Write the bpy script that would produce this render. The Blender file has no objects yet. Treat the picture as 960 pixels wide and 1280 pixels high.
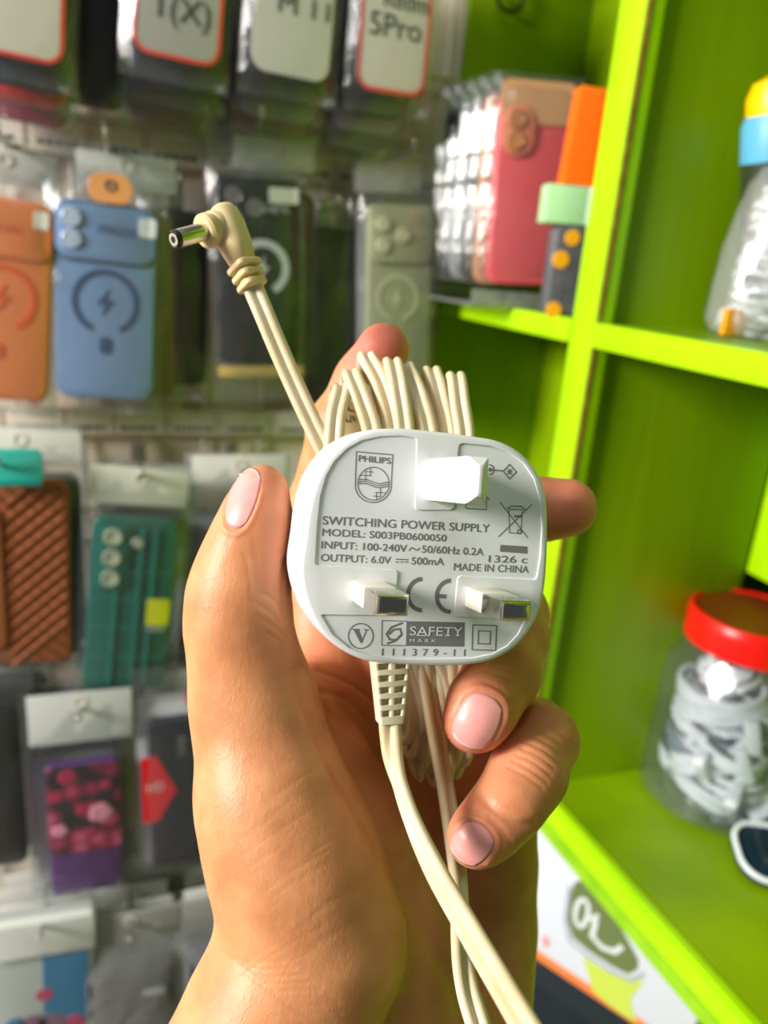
import bpy, bmesh, math, random
import numpy as np
from mathutils import Vector, Matrix, Euler
from mathutils.bvhtree import BVHTree

random.seed(7); np.random.seed(7)
scene = bpy.context.scene
COL = scene.collection
PI = math.pi

# ------------------------------------------------------------------ camera
FPX = 960.0                       # focal length in pixels of the 960x1280 frame
CAMZ = 1.45
wx = Vector((.947, .025, .323)); wy = Vector((-.314, .319, .895)); wz = Vector((.0802, .9475, -.3093))
wz.normalize(); wy = (wy - wz * wy.dot(wz)).normalized(); wx = (wx - wz * wx.dot(wz) - wy * wx.dot(wy)).normalized()
CR = Vector((wx[0], wy[0], wz[0])); CU = Vector((wx[1], wy[1], wz[1])); CF = Vector((wx[2], wy[2], wz[2]))
CAM = Vector((0, 0, CAMZ))
cd = bpy.data.cameras.new('camera'); cam = bpy.data.objects.new('camera', cd); COL.objects.link(cam)
R = Matrix((CR, CU, -CF)).transposed()
cam.matrix_world = Matrix.Translation(CAM) @ R.to_4x4()
cd.sensor_fit = 'VERTICAL'; cd.sensor_height = 36.0; cd.sensor_width = 27.0
cd.lens = 36.0 * FPX / 1280; cd.clip_start = .01; cd.clip_end = 50
cd.dof.use_dof = True; cd.dof.focus_distance = .157; cd.dof.aperture_fstop = 12.5
scene.camera = cam
scene.view_settings.view_transform = 'Standard'; scene.view_settings.look = 'None'
scene.view_settings.gamma = 1; scene.view_settings.use_curve_mapping = False
scene.view_settings.exposure = 0.3

# ------------------------------------------------------------------ light
wd = bpy.data.worlds.new('world'); scene.world = wd; wd.use_nodes = True
wd.node_tree.nodes['Background'].inputs[0].default_value = (.86, .93, 1.0, 1)
wd.node_tree.nodes['Background'].inputs[1].default_value = .055
def area(name, loc, target, size, power, col):
    l = bpy.data.lights.new(name, 'AREA'); l.shape = 'RECTANGLE'; l.size = size[0]; l.size_y = size[1]
    l.energy = power; l.color = col
    o = bpy.data.objects.new(name, l); COL.objects.link(o); o.location = loc
    o.rotation_euler = (Vector(target) - Vector(loc)).to_track_quat('-Z', 'Y').to_euler(); return o
area('shop_front_daylight', (-1.84, -.05, 2.02), (.05, .2, 1.38), (.6, .6), 67, (1.0, .96, .90))
area('overhead_fill', (-.45, -.35, 3.0), (0.05, .3, 1.3), (.9, .5), 5.5, (.96, .98, 1.0))  # added fill from above to light the adapter face, no lamp seen there

# ------------------------------------------------------------------ helpers
def ray(px, py): return CR * ((px - 480) / FPX) + CU * ((640 - py) / FPX) + CF
def P(px, py, z): return CAM + ray(px, py) * (z * .001)          # foreground point, z = millimetres along the view axis
def WY(px, py, Y):
    d = ray(px, py); return CAM + d * (Y / d.y)
def WX(px, py, X):
    d = ray(px, py); return CAM + d * (X / d.x)
def WZ(px, py, Z):
    d = ray(px, py); return CAM + d * ((Z - CAMZ) / d.z)

def tag(o, label=None, cat=None, group=None, kind=None):
    if label: o['label'] = label
    if cat: o['category'] = cat
    if group: o['group'] = group
    if kind: o['kind'] = kind
    return o
def empty(name, loc, label=None, cat=None, group=None, rot=(0, 0, 0)):
    o = bpy.data.objects.new(name, None); COL.objects.link(o); o.location = loc; o.rotation_euler = rot
    o.empty_display_size = .01
    return tag(o, label, cat, group)
def link(name, me, m, parent=None, smooth=False, world=False):
    """world=True: the mesh is in world coordinates and is moved into its parent's frame"""
    o = bpy.data.objects.new(name, me); COL.objects.link(o)
    if m is not None and len(me.materials) == 0: me.materials.append(m)
    if smooth: me.polygons.foreach_set('use_smooth', [True] * len(me.polygons))
    if parent is not None:
        o.parent = parent
        if world:
            inv = abs_matrix(parent).inverted(); me.transform(inv)
    elif world:
        vs = np.empty(len(me.vertices) * 3, 'f'); me.vertices.foreach_get('co', vs); vs = vs.reshape(-1, 3)
        c = Vector(((vs[:, 0].min() + vs[:, 0].max()) / 2, (vs[:, 1].min() + vs[:, 1].max()) / 2, vs[:, 2].min()))
        me.transform(Matrix.Translation(-c)); o.location = c
    return o
def abs_matrix(o):
    m = Matrix.LocRotScale(o.location, o.rotation_euler.to_quaternion() if o.rotation_mode != 'QUATERNION' else o.rotation_quaternion, o.scale)
    return abs_matrix(o.parent) @ m if o.parent else m
def bm_obj(name, bm, m, parent=None, smooth=False, world=False):
    bmesh.ops.recalc_face_normals(bm, faces=bm.faces)
    me = bpy.data.meshes.new(name); bm.to_mesh(me); bm.free(); return link(name, me, m, parent, smooth, world)
def py_obj(name, vs, fs, m, parent=None, smooth=False, world=False):
    me = bpy.data.meshes.new(name); me.from_pydata([tuple(v) for v in vs], [], fs); me.update()
    return link(name, me, m, parent, smooth, world)
def auto_smooth(o, deg=35):
    me = o.data
    bm = bmesh.new(); bm.from_mesh(me)
    for f in bm.faces: f.smooth = True
    for e in bm.edges:
        e.smooth = len(e.link_faces) == 2 and e.calc_face_angle(0) < math.radians(deg)
    bm.to_mesh(me); bm.free(); return o

def box_bm(bm, x0, x1, y0, y1, z0, z1, bev=0, seg=2, mat=None):
    b = bmesh.new(); bmesh.ops.create_cube(b, size=1)
    for v in b.verts: v.co = Vector(((x0 + x1) / 2 + v.co.x * (x1 - x0), (y0 + y1) / 2 + v.co.y * (y1 - y0), (z0 + z1) / 2 + v.co.z * (z1 - z0)))
    if bev: bmesh.ops.bevel(b, geom=b.edges[:], offset=bev, segments=seg, affect='EDGES', profile=.6)
    if mat is not None: bmesh.ops.transform(b, matrix=mat, verts=b.verts)
    t = bpy.data.meshes.new('t'); b.to_mesh(t); b.free(); bm.from_mesh(t); bpy.data.meshes.remove(t)
def box(name, x0, x1, y0, y1, z0, z1, m, parent=None, bev=0.001, world=False, mat=None):
    bm = bmesh.new(); box_bm(bm, x0, x1, y0, y1, z0, z1, bev, 2, mat)
    o = bm_obj(name, bm, m, parent, world=world); return auto_smooth(o)

def round_rect(w, h, r, n=6, cx=0, cy=0):
    pts = []
    for (sx, sy, a0) in ((1, 1, 0), (-1, 1, PI / 2), (-1, -1, PI), (1, -1, 3 * PI / 2)):
        for i in range(n + 1):
            a = a0 + i * PI / 2 / n
            pts.append((cx + sx * (w / 2 - r) + r * math.cos(a), cy + sy * (h / 2 - r) + r * math.sin(a)))
    return pts
def slab_bm(bm, pts, y_front, y_back, bev=.001, seg=2):
    """outline in local x,z; extruded along y. Front faces -y; rounded front and back rims"""
    n = len(pts); P2 = [Vector(p) for p in pts]
    area2 = sum(P2[i].x * P2[(i + 1) % n].y - P2[(i + 1) % n].x * P2[i].y for i in range(n))
    if area2 < 0: P2.reverse()
    def off(d):
        out = []
        for i in range(n):
            a, b, c = P2[i - 1], P2[i], P2[(i + 1) % n]
            e1 = (b - a); e2 = (c - b)
            if e1.length < 1e-9: e1 = e2
            if e2.length < 1e-9: e2 = e1
            n1 = Vector((-e1.y, e1.x)).normalized(); n2 = Vector((-e2.y, e2.x)).normalized()
            m = (n1 + n2); m = m / max(.3, m.length_squared / 2) if m.length > 1e-6 else n1
            out.append(b + m * d)
        return out
    rings = []
    prof = [(bev * (1 - math.sin(a)), bev * (1 - math.cos(a))) for a in [i * PI / 2 / seg for i in range(seg + 1)]]
    for ins, dep in prof: rings.append((off(ins), y_front + dep))
    for ins, dep in reversed(prof): rings.append((off(ins), y_back - dep))
    V = [[bm.verts.new((q.x, y, q.y)) for q in ring] for ring, y in rings]
    for k in range(len(V) - 1):
        for i in range(n):
            bm.faces.new((V[k][i], V[k][(i + 1) % n], V[k + 1][(i + 1) % n], V[k + 1][i]))
    bm.faces.new(V[0]); bm.faces.new(V[-1])
def slab(name, pts, yf, yb, m, parent, bev=.001, seg=2, world=False):
    bm = bmesh.new(); slab_bm(bm, pts, yf, yb, bev, seg)
    return auto_smooth(bm_obj(name, bm, m, parent, world=world))
def ring_bm(bm, ro, ri, a0, a1, yf, yb, cx=0, cz=0, n=36):
    full = abs(a1 - a0) >= 2 * PI - 1e-6
    k = n if full else n + 1
    L = []
    for i in range(k):
        a = a0 + (a1 - a0) * i / n; c, s = math.cos(a), math.sin(a)
        L.append([bm.verts.new((cx + r * c, y, cz + r * s)) for r, y in ((ri, yf), (ro, yf), (ro, yb), (ri, yb))])
    for i in range(k if full else k - 1):
        A, B = L[i], L[(i + 1) % k]
        for j in range(4): bm.faces.new((A[j], A[(j + 1) % 4], B[(j + 1) % 4], B[j]))
    if not full: bm.faces.new(L[0]); bm.faces.new(L[-1])
def lathe(name, prof, m, parent=None, n=48, loc=(0, 0, 0), rot=None, smooth=True, deg=40, closed=False):
    bm = bmesh.new(); rings = []
    for r, z in prof:
        if r < 1e-6: rings.append([bm.verts.new((0, 0, z))])
        else: rings.append([bm.verts.new((r * math.cos(2 * PI * i / n), r * math.sin(2 * PI * i / n), z)) for i in range(n)])
    for A, B in zip(rings[:-1], rings[1:]):
        for i in range(n):
            j = (i + 1) % n
            if len(A) == 1 and len(B) == 1: continue
            if len(A) == 1: bm.faces.new((A[0], B[i], B[j]))
            elif len(B) == 1: bm.faces.new((A[i], A[j], B[0]))
            else: bm.faces.new((A[i], A[j], B[j], B[i]))
    if rot is not None: bmesh.ops.transform(bm, matrix=rot, verts=bm.verts)
    bmesh.ops.translate(bm, verts=bm.verts, vec=loc)
    return auto_smooth(bm_obj(name, bm, m, parent), deg)

def catmull(pts, n=8, closed=False):
    Q = [np.array(p, float) for p in pts]; out = []
    N = len(Q)
    for i in range(N if closed else N - 1):
        if closed: a, b, c, d = Q[i - 1], Q[i], Q[(i + 1) % N], Q[(i + 2) % N]
        else: a, b, c, d = Q[max(i - 1, 0)], Q[i], Q[i + 1], Q[min(i + 2, N - 1)]
        t0 = 0; t1 = t0 + max(1e-6, np.linalg.norm(b - a)) ** .5; t2 = t1 + max(1e-6, np.linalg.norm(c - b)) ** .5; t3 = t2 + max(1e-6, np.linalg.norm(d - c)) ** .5
        for k in range(n):
            t = t1 + (t2 - t1) * k / n
            A1 = (t1 - t) / (t1 - t0) * a + (t - t0) / (t1 - t0) * b
            A2 = (t2 - t) / (t2 - t1) * b + (t - t1) / (t2 - t1) * c
            A3 = (t3 - t) / (t3 - t2) * c + (t - t2) / (t3 - t2) * d
            B1 = (t2 - t) / (t2 - t0) * A1 + (t - t0) / (t2 - t0) * A2
            B2 = (t3 - t) / (t3 - t1) * A2 + (t - t1) / (t3 - t1) * A3
            out.append((t2 - t) / (t2 - t1) * B1 + (t - t1) / (t2 - t1) * B2)
    if not closed: out.append(Q[-1])
    return out
def sweep(bm, pts, prof, side=None, scale=None, caps=True, twist=None):
    """sweep a 2D profile (a along side, b along normal) along 3D points; side: per-point hint vectors"""
    n = len(pts); pts = [Vector(p) for p in pts]; rings = []; prev = None
    for i in range(n):
        t = (pts[min(i + 1, n - 1)] - pts[max(i - 1, 0)])
        t = t.normalized() if t.length > 1e-9 else Vector((0, 0, 1))
        if side is not None:
            s = Vector(side[i]) if not isinstance(side, Vector) else side
        else: s = prev if prev is not None else (Vector((0, 0, 1)) if abs(t.z) < .8 else Vector((1, 0, 0)))
        s = s - t * s.dot(t)
        s = s.normalized() if s.length > 1e-6 else t.orthogonal().normalized()
        prev = s; b = t.cross(s)
        if twist is not None: s, b = s * math.cos(twist[i]) + b * math.sin(twist[i]), b * math.cos(twist[i]) - s * math.sin(twist[i])
        k = 1 if scale is None else scale[i]
        rings.append([bm.verts.new(pts[i] + s * (u * k) + b * (v * k)) for u, v in prof])
    m = len(prof)
    for A, B in zip(rings[:-1], rings[1:]):
        for j in range(m): bm.faces.new((A[j], A[(j + 1) % m], B[(j + 1) % m], B[j]))
    if caps: bm.faces.new(rings[0]); bm.faces.new(rings[-1])
def circ(r, n=10): return [(r * math.cos(2 * PI * i / n), r * math.sin(2 * PI * i / n)) for i in range(n)]
def twin_profile(r, sep, n=9):
    """figure-eight section of a flat twin cord"""
    out = []; a0 = math.radians(20)
    for i in range(n): a = -PI + a0 + (2 * PI - 2 * a0) * i / (n - 1); out.append((sep / 2 + r * math.cos(a), r * math.sin(a)))
    for i in range(n): a = a0 + (2 * PI - 2 * a0) * i / (n - 1); out.append((-sep / 2 + r * math.cos(a), r * math.sin(a)))
    return out

# ------------------------------------------------------------------ materials
def mat(name, col, rough=.5, metal=0, spec=.5, noise=0, nscale=40, bump=0, bscale=200, coat=0, trans=0, ior=1.45, alpha=1, sss=0, col2=None, stretch=None, coords='Object'):
    m = bpy.data.materials.new(name); m.use_nodes = True; nt = m.node_tree; b = nt.nodes['Principled BSDF']
    b.inputs['Base Color'].default_value = (*col, 1); b.inputs['Roughness'].default_value = rough
    b.inputs['Metallic'].default_value = metal; b.inputs['Specular IOR Level'].default_value = spec
    b.inputs['IOR'].default_value = ior; b.inputs['Coat Weight'].default_value = coat
    b.inputs['Transmission Weight'].default_value = trans; b.inputs['Alpha'].default_value = alpha
    if sss:
        b.inputs['Subsurface Weight'].default_value = 1; b.inputs['Subsurface Radius'].default_value = (1, .4, .25); b.inputs['Subsurface Scale'].default_value = sss
    tc = nt.nodes.new('ShaderNodeTexCoord'); mp = nt.nodes.new('ShaderNodeMapping'); nt.links.new(tc.outputs[coords], mp.inputs[0])
    if stretch: mp.inputs['Scale'].default_value = stretch
    if noise or col2:
        n = nt.nodes.new('ShaderNodeTexNoise'); n.inputs['Scale'].default_value = nscale; n.inputs['Detail'].default_value = 5
        nt.links.new(mp.outputs[0], n.inputs['Vector'])
        r = nt.nodes.new('ShaderNodeValToRGB'); r.color_ramp.elements[0].position = .33; r.color_ramp.elements[1].position = .68
        c2 = col2 if col2 else tuple(min(1, c * (1 + noise)) for c in col)
        c1 = col if col2 else tuple(c * (1 - noise) for c in col)
        r.color_ramp.elements[0].color = (*c1, 1); r.color_ramp.elements[1].color = (*c2, 1)
        nt.links.new(n.outputs['Fac'], r.inputs[0]); nt.links.new(r.outputs[0], b.inputs['Base Color'])
    if bump:
        n = nt.nodes.new('ShaderNodeTexNoise'); n.inputs['Scale'].default_value = bscale; n.inputs['Detail'].default_value = 4
        nt.links.new(mp.outputs[0], n.inputs['Vector'])
        bp = nt.nodes.new('ShaderNodeBump'); bp.inputs['Strength'].default_value = 1; bp.inputs['Distance'].default_value = bump
        nt.links.new(n.outputs['Fac'], bp.inputs['Height']); nt.links.new(bp.outputs[0], b.inputs['Normal'])
    return m
def s2l(r, g, b):
    f = lambda c: (c / 255 / 12.92) if c / 255 <= .04045 else ((c / 255 + .055) / 1.055) ** 2.4
    return (f(r), f(g), f(b))
def plastic_film(name, tint=(.95, .97, .98), gloss=.16, bump=.0022, bscale=35, milky=.03):
    """clear polythene: see-through with glossy crinkles and a little milkiness"""
    m = bpy.data.materials.new(name); m.use_nodes = True; nt = m.node_tree; nt.nodes.clear()
    out = nt.nodes.new('ShaderNodeOutputMaterial'); tr = nt.nodes.new('ShaderNodeBsdfTransparent'); gl = nt.nodes.new('ShaderNodeBsdfGlossy')
    df = nt.nodes.new('ShaderNodeBsdfDiffuse'); m1 = nt.nodes.new('ShaderNodeMixShader'); m2 = nt.nodes.new('ShaderNodeMixShader')
    tr.inputs[0].default_value = (*tint, 1); gl.inputs['Roughness'].default_value = .14; df.inputs[0].default_value = (.85, .86, .86, 1)
    m1.inputs[0].default_value = milky; nt.links.new(tr.outputs[0], m1.inputs[1]); nt.links.new(df.outputs[0], m1.inputs[2])
    fr = nt.nodes.new('ShaderNodeFresnel'); ge = nt.nodes.new('ShaderNodeNewGeometry'); ii = nt.nodes.new('ShaderNodeMath'); ii.operation = 'MULTIPLY_ADD'; ii.inputs[1].default_value = 1 / 1.45 - 1.45; ii.inputs[2].default_value = 1.45
    nt.links.new(ge.outputs['Backfacing'], ii.inputs[0]); nt.links.new(ii.outputs[0], fr.inputs[0])
    ad = nt.nodes.new('ShaderNodeMath'); ad.operation = 'MULTIPLY_ADD'; ad.inputs[1].default_value = 1.0; ad.inputs[2].default_value = gloss * .25; ad.use_clamp = True
    nt.links.new(fr.outputs[0], ad.inputs[0]); nt.links.new(ad.outputs[0], m2.inputs[0])
    nt.links.new(m1.outputs[0], m2.inputs[1]); nt.links.new(gl.outputs[0], m2.inputs[2]); nt.links.new(m2.outputs[0], out.inputs[0])
    tc = nt.nodes.new('ShaderNodeTexCoord'); n = nt.nodes.new('ShaderNodeTexNoise'); n.inputs['Scale'].default_value = bscale; n.inputs['Detail'].default_value = 6; n.inputs['Distortion'].default_value = 1.4
    nt.links.new(tc.outputs['Object'], n.inputs['Vector'])
    bp = nt.nodes.new('ShaderNodeBump'); bp.inputs['Strength'].default_value = 1; bp.inputs['Distance'].default_value = bump
    nt.links.new(n.outputs['Fac'], bp.inputs['Height'])
    for x in (gl, df): nt.links.new(bp.outputs[0], x.inputs['Normal'])
    return m

M = {}
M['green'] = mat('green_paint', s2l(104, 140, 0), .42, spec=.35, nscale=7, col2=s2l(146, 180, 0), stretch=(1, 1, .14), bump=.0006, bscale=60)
M['green_lit_edge'] = mat('green_paint_lit_edge', s2l(164, 222, 0), .4, spec=.4, nscale=14, col2=s2l(182, 234, 10), bump=.0005, bscale=80)  # panel green brightened: light on the front edges put into the colour
M['raw_wood'] = mat('raw_board_edge', s2l(150, 120, 40), .8, noise=.3, nscale=120)
M['wall'] = mat('cream_wall', s2l(244, 228, 208), .7, noise=.09, nscale=7, bump=.001, bscale=30)
M['wire'] = mat('white_wire', s2l(226, 216, 202), .35, spec=.6)
M['steel'] = mat('steel', (.62, .6, .57), .28, metal=1)
M['floor'] = mat('floor_tile', s2l(120, 110, 100), .5, noise=.2, nscale=6)
M['plastic'] = mat('adapter_plastic', s2l(230, 231, 232), .38, spec=.45, bump=.00001, bscale=2500)
M['plastic_floor'] = mat('adapter_label_recess', s2l(226, 229, 230), .55, spec=.4, bump=.000012, bscale=3500)
M['print'] = mat('grey_print', s2l(118, 119, 120), .6)
M['print_light'] = mat('light_print', s2l(222, 222, 222), .6)
M['pin_white'] = mat('pin_white', s2l(236, 236, 236), .3, spec=.5)
M['pin_sleeve'] = mat('pin_sleeve', s2l(238, 232, 214), .35)
M['chrome'] = mat('plated_brass', (.70, .66, .57), .16, metal=1, bump=.00004, bscale=500)
M['cord'] = mat('cream_cord', s2l(226, 216, 188), .42, spec=.45, sss=.0005, col2=s2l(206, 188, 150), nscale=45)
M['plug'] = mat('beige_plug', s2l(214, 194, 150), .45, spec=.45, noise=.08, nscale=90, sss=.0006)
M['relief'] = mat('beige_relief', s2l(222, 212, 184), .42, spec=.5, noise=.06, nscale=90)
M['black'] = mat('black_plastic', (.012, .012, .014), .35)
M['film'] = plastic_film('clear_film')
M['film_milky'] = plastic_film('milky_film', gloss=.3, milky=.22, bump=.0025, bscale=28)
M['card'] = mat('white_card', s2l(222, 220, 212), .55, noise=.05, nscale=30)
M['redline'] = mat('red_print', s2l(236, 70, 58), .5)
M['ink'] = mat('marker_ink', s2l(60, 62, 62), .6)

# skin: pigment variation lives in a vertex attribute (redder pads and knuckles, shaded palm warmed against green bounce)
def skin_mat():
    m = bpy.data.materials.new('skin'); m.use_nodes = True; nt = m.node_tree; b = nt.nodes['Principled BSDF']
    at = nt.nodes.new('ShaderNodeAttribute'); at.attribute_name = 'flush'
    tc = nt.nodes.new('ShaderNodeTexCoord'); n = nt.nodes.new('ShaderNodeTexNoise'); n.inputs['Scale'].default_value = 110; n.inputs['Detail'].default_value = 6
    nt.links.new(tc.outputs['Object'], n.inputs['Vector'])
    r = nt.nodes.new('ShaderNodeValToRGB'); r.color_ramp.elements[0].position = .3; r.color_ramp.elements[1].position = .7
    r.color_ramp.elements[0].color = (*s2l(196, 132, 86), 1); r.color_ramp.elements[1].color = (*s2l(218, 156, 108), 1)
    nt.links.new(n.outputs['Fac'], r.inputs[0])
    mx = nt.nodes.new('ShaderNodeMix'); mx.data_type = 'RGBA'; nt.links.new(at.outputs['Fac'], mx.inputs['Factor'])
    nt.links.new(r.outputs[0], mx.inputs['A']); mx.inputs['B'].default_value = (*s2l(226, 128, 112), 1)
    nt.links.new(mx.outputs['Result'], b.inputs['Base Color'])
    b.inputs['Roughness'].default_value = .46; b.inputs['Specular IOR Level'].default_value = .42
    b.inputs['Subsurface Weight'].default_value = .85; b.inputs['Subsurface Radius'].default_value = (1, .35, .2); b.inputs['Subsurface Scale'].default_value = .0018
    v = nt.nodes.new('ShaderNodeTexVoronoi'); v.inputs['Scale'].default_value = 1300; v.feature = 'DISTANCE_TO_EDGE'
    mp = nt.nodes.new('ShaderNodeMapping'); mp.inputs['Scale'].default_value = (1, 1, .6); nt.links.new(tc.outputs['Object'], mp.inputs[0]); nt.links.new(mp.outputs[0], v.inputs['Vector'])
    n2 = nt.nodes.new('ShaderNodeTexNoise'); n2.inputs['Scale'].default_value = 420; n2.inputs['Detail'].default_value = 6; n2.inputs['Distortion'].default_value = 1.2
    nt.links.new(mp.outputs[0], n2.inputs['Vector'])
    ad = nt.nodes.new('ShaderNodeMath'); ad.operation = 'MULTIPLY_ADD'; ad.inputs[1].default_value = .5; nt.links.new(v.outputs['Distance'], ad.inputs[0]); nt.links.new(n2.outputs['Fac'], ad.inputs[2])
    bp = nt.nodes.new('ShaderNodeBump'); bp.inputs['Distance'].default_value = .00015; bp.inputs['Strength'].default_value = .8
    nt.links.new(ad.outputs[0], bp.inputs['Height']); nt.links.new(bp.outputs[0], b.inputs['Normal'])
    return m
M['skin'] = skin_mat()
M['nail'] = mat('nail', s2l(232, 158, 152), .34, spec=.5, noise=.05, nscale=300)
M['nail_tip'] = mat('nail_free_edge', s2l(240, 200, 186), .3, spec=.5)

# ------------------------------------------------------------------ the setting
YW = .69                                   # display wall
X0 = .29                                   # plane of the cabinet's open front
box('wall_back', -1.6, 1.2, YW, YW + .1, 0, 2.7, M['wall'], bev=0, world=True)['kind'] = 'structure'
box('wall_right', 1.2, 1.3, -1.5, YW + .1, 0, 2.7, M['wall'], bev=0, world=True)['kind'] = 'structure'
box('floor', -1.6, 1.2, -1.5, YW, -.05, 0, M['floor'], bev=0, world=True)['kind'] = 'structure'

def local_obj(name, bm, m, parent): return bm_obj(name, bm, m, parent, world=True)

# ------------------------------------------------------------------ flat print on a plane
class Plane:
    def __init__(s, o, n): s.o = Vector(o); s.n = Vector(n).normalized()
    def hit(s, px, py, off=0.0):
        d = ray(px, py); t = ((s.o + s.n * off) - CAM).dot(s.n) / d.dot(s.n); return CAM + d * t
def text_mesh(string, spacing=1.0):
    c = bpy.data.curves.new('t', 'FONT'); c.body = string; c.size = 1; c.space_character = spacing; c.resolution_u = 4
    o = bpy.data.objects.new('t', c); COL.objects.link(o); bpy.context.view_layer.update()
    me = bpy.data.meshes.new_from_object(o.evaluated_get(bpy.context.evaluated_depsgraph_get()))
    bpy.data.objects.remove(o); bpy.data.curves.remove(c); me.materials.clear(); return me
_t = text_mesh('H'); CAPH = max(v.co.y for v in _t.vertices); bpy.data.meshes.remove(_t)
def text_on(pl, string, a, b, cap, m, parent, off=.00003, spacing=1.0, name='printed_text', bold=0):
    """a, b: pixel of the baseline's start and end; cap: capital height in pixels"""
    A = pl.hit(*a, off); B = pl.hit(*b, off); ux = B - A; L = ux.length; ux.normalize(); uy = pl.n.cross(ux).normalized()
    if uy.dot(CU) < 0: uy = -uy
    H = cap * (A - CAM).dot(CF) / FPX
    me = text_mesh(string, spacing); xs = [v.co.x for v in me.vertices]; x0, x1 = min(xs), max(xs)
    if bold:
        bm = bmesh.new(); bm.from_mesh(me)
        g = me.copy(); g.transform(Matrix.Translation((bold, 0, .0001))); bm.from_mesh(g)
        g.transform(Matrix.Translation((-bold / 2, bold / 2, .0001))); bm.from_mesh(g); bm.to_mesh(me); bm.free(); bpy.data.meshes.remove(g)
    for v in me.vertices: v.co = A + ux * ((v.co.x - x0) / (x1 - x0) * L) + uy * (v.co.y / CAPH * H) + pl.n * (v.co.z * .05)
    return link(name, me, m, parent, world=True)
def stroke_bm(bm, pl, pts, wpx, off=.00003, closed=False):
    """a printed line of width wpx pixels through pixel points"""
    Q = [pl.hit(*p, off) for p in pts]; n = len(Q); L, Rr = [], []
    for i in range(n):
        a = Q[i - 1] if (i > 0 or closed) else Q[i]; c = Q[(i + 1) % n] if (i < n - 1 or closed) else Q[i]
        t = (c - a)
        if closed or 0 < i < n - 1:
            t1 = (Q[i] - a).normalized(); t2 = (c - Q[i]).normalized(); t = t1 + t2
            k = 1 / max(.5, math.sqrt(max(0, (1 + t1.dot(t2)) / 2)))
        else: k = 1
        t.normalize(); s = pl.n.cross(t).normalized()
        w = wpx * (Q[i] - CAM).dot(CF) / FPX / 2 * k
        L.append(bm.verts.new(Q[i] + s * w)); Rr.append(bm.verts.new(Q[i] - s * w))
    for i in range(n if closed else n - 1):
        j = (i + 1) % n; bm.faces.new((L[i], L[j], Rr[j], Rr[i]))
def fill_bm(bm, pl, pts, off=.00002): bm.faces.new([bm.verts.new(pl.hit(*p, off)) for p in pts])
def arc(cx, cy, rx, ry, a0=0, a1=360, n=32, rot=0):
    r = math.radians(rot); out = []
    for i in range(n + 1):
        a = math.radians(a0 + (a1 - a0) * i / n); x, y = rx * math.cos(a), ry * math.sin(a)
        out.append((cx + x * math.cos(r) - y * math.sin(r), cy + x * math.sin(r) + y * math.cos(r)))
    return out

# ------------------------------------------------------------------ the green cabinet
ZS = 1.424; ZC = 1.067
cab = empty('display_cabinet', (X0, .444, 0), 'bright green painted wooden shelf cabinet with a jar and boxes on it', 'cabinet')
def cb(name, *a, m='green', **k): return box(name, *a, M[m], cab, world=True, bev=k.get('bev', .0012))
cb('post', X0 - .004, X0 + .010, .431, .458, ZC, 2.3, m='green_lit_edge', bev=.002)
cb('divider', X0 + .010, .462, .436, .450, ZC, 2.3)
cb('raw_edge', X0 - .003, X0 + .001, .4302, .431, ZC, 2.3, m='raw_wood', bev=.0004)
cb('rail', X0 - .005, X0 + .008, -.25, .4305, ZS - .0155, ZS, m='green_lit_edge', bev=.0015)
cb('rail', X0 - .005, X0 + .008, .4585, YW - .006, ZS - .0155, ZS, m='green_lit_edge', bev=.0015)
cb('shelf', X0 + .008, .53, -.25, .436, ZS - .014, ZS - .0005)
cb('shelf', X0 + .008, .40, .450, YW - .006, ZS - .014, ZS - .0005)
cb('shelf', X0, .53, -.25, YW - .006, 1.705, 1.72)  # top shelf out of view, lowered to shade the far cell from above
cb('back_panel', .40, .41, .450, YW - .001, .6, 2.3)
cb('back_panel', .53, .54, -.25, .70, .6, 2.3)
cb('side_panel', X0 - .006, .40, YW - .008, YW - .0005, .6, 2.3)
cb('side_panel', X0 + .012, .53, -.265, -.25, .6, 2.3)
cb('lit_strip', .4625, .478, .404, .4355, 1.242, ZS - .0145, m='green_lit_edge')  # added part in brightened green, standing in for the lit back panel
hk = WY(636, -4, YW - .011); bm = bmesh.new(); sweep(bm, [(hk.x + .012 * math.cos(a * PI / 12), YW - .0145, hk.z + .012 * math.sin(a * PI / 12)) for a in range(-13, 9)], circ(.0016, 8)); bm_obj('ring_hook', bm, M['black'], cab, smooth=True, world=True)
# counter: a deeper board whose front edge runs a little out of line
A = WZ(697, 1015, ZC); B = WZ(932, 1278, ZC); dAB = (B - A).normalized()
A2 = A + dAB * ((.66 - A.y) / dAB.y); B2 = A + dAB * ((-.25 - A.y) / dAB.y)
nrm = Vector((-dAB.y, dAB.x, 0)); nrm = -nrm if nrm.x > 0 else nrm
def prism(name, pts, z0, z1, m, parent, bev=.001):
    bm = bmesh.new(); v0 = [bm.verts.new((p[0], p[1], z0)) for p in pts]; v1 = [bm.verts.new((p[0], p[1], z1)) for p in pts]; n = len(pts)
    bm.faces.new(v0); bm.faces.new(v1)
    for i in range(n): bm.faces.new((v0[i], v0[(i + 1) % n], v1[(i + 1) % n], v1[i]))
    bmesh.ops.recalc_face_normals(bm, faces=bm.faces)
    if bev: bmesh.ops.bevel(bm, geom=bm.edges[:], offset=bev, segments=2, affect='EDGES')
    return auto_smooth(bm_obj(name, bm, m, parent, world=True))
A2f = A2 - nrm * .010; B2f = B2 - nrm * .010
prism('counter', [(A2f.x, A2f.y), (B2f.x, B2f.y), (.53, -.25), (.53, .66)], ZC - .018, ZC, M['green'], cab)
prism('counter_edge', [(A2.x, A2.y), (B2.x, B2.y), (B2f.x, B2f.y), (A2f.x, A2f.y)], ZC - .019, ZC + .0005, M['green_lit_edge'], cab, .002)
A3 = A2 - nrm * .002; B3 = B2 - nrm * .002
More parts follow.
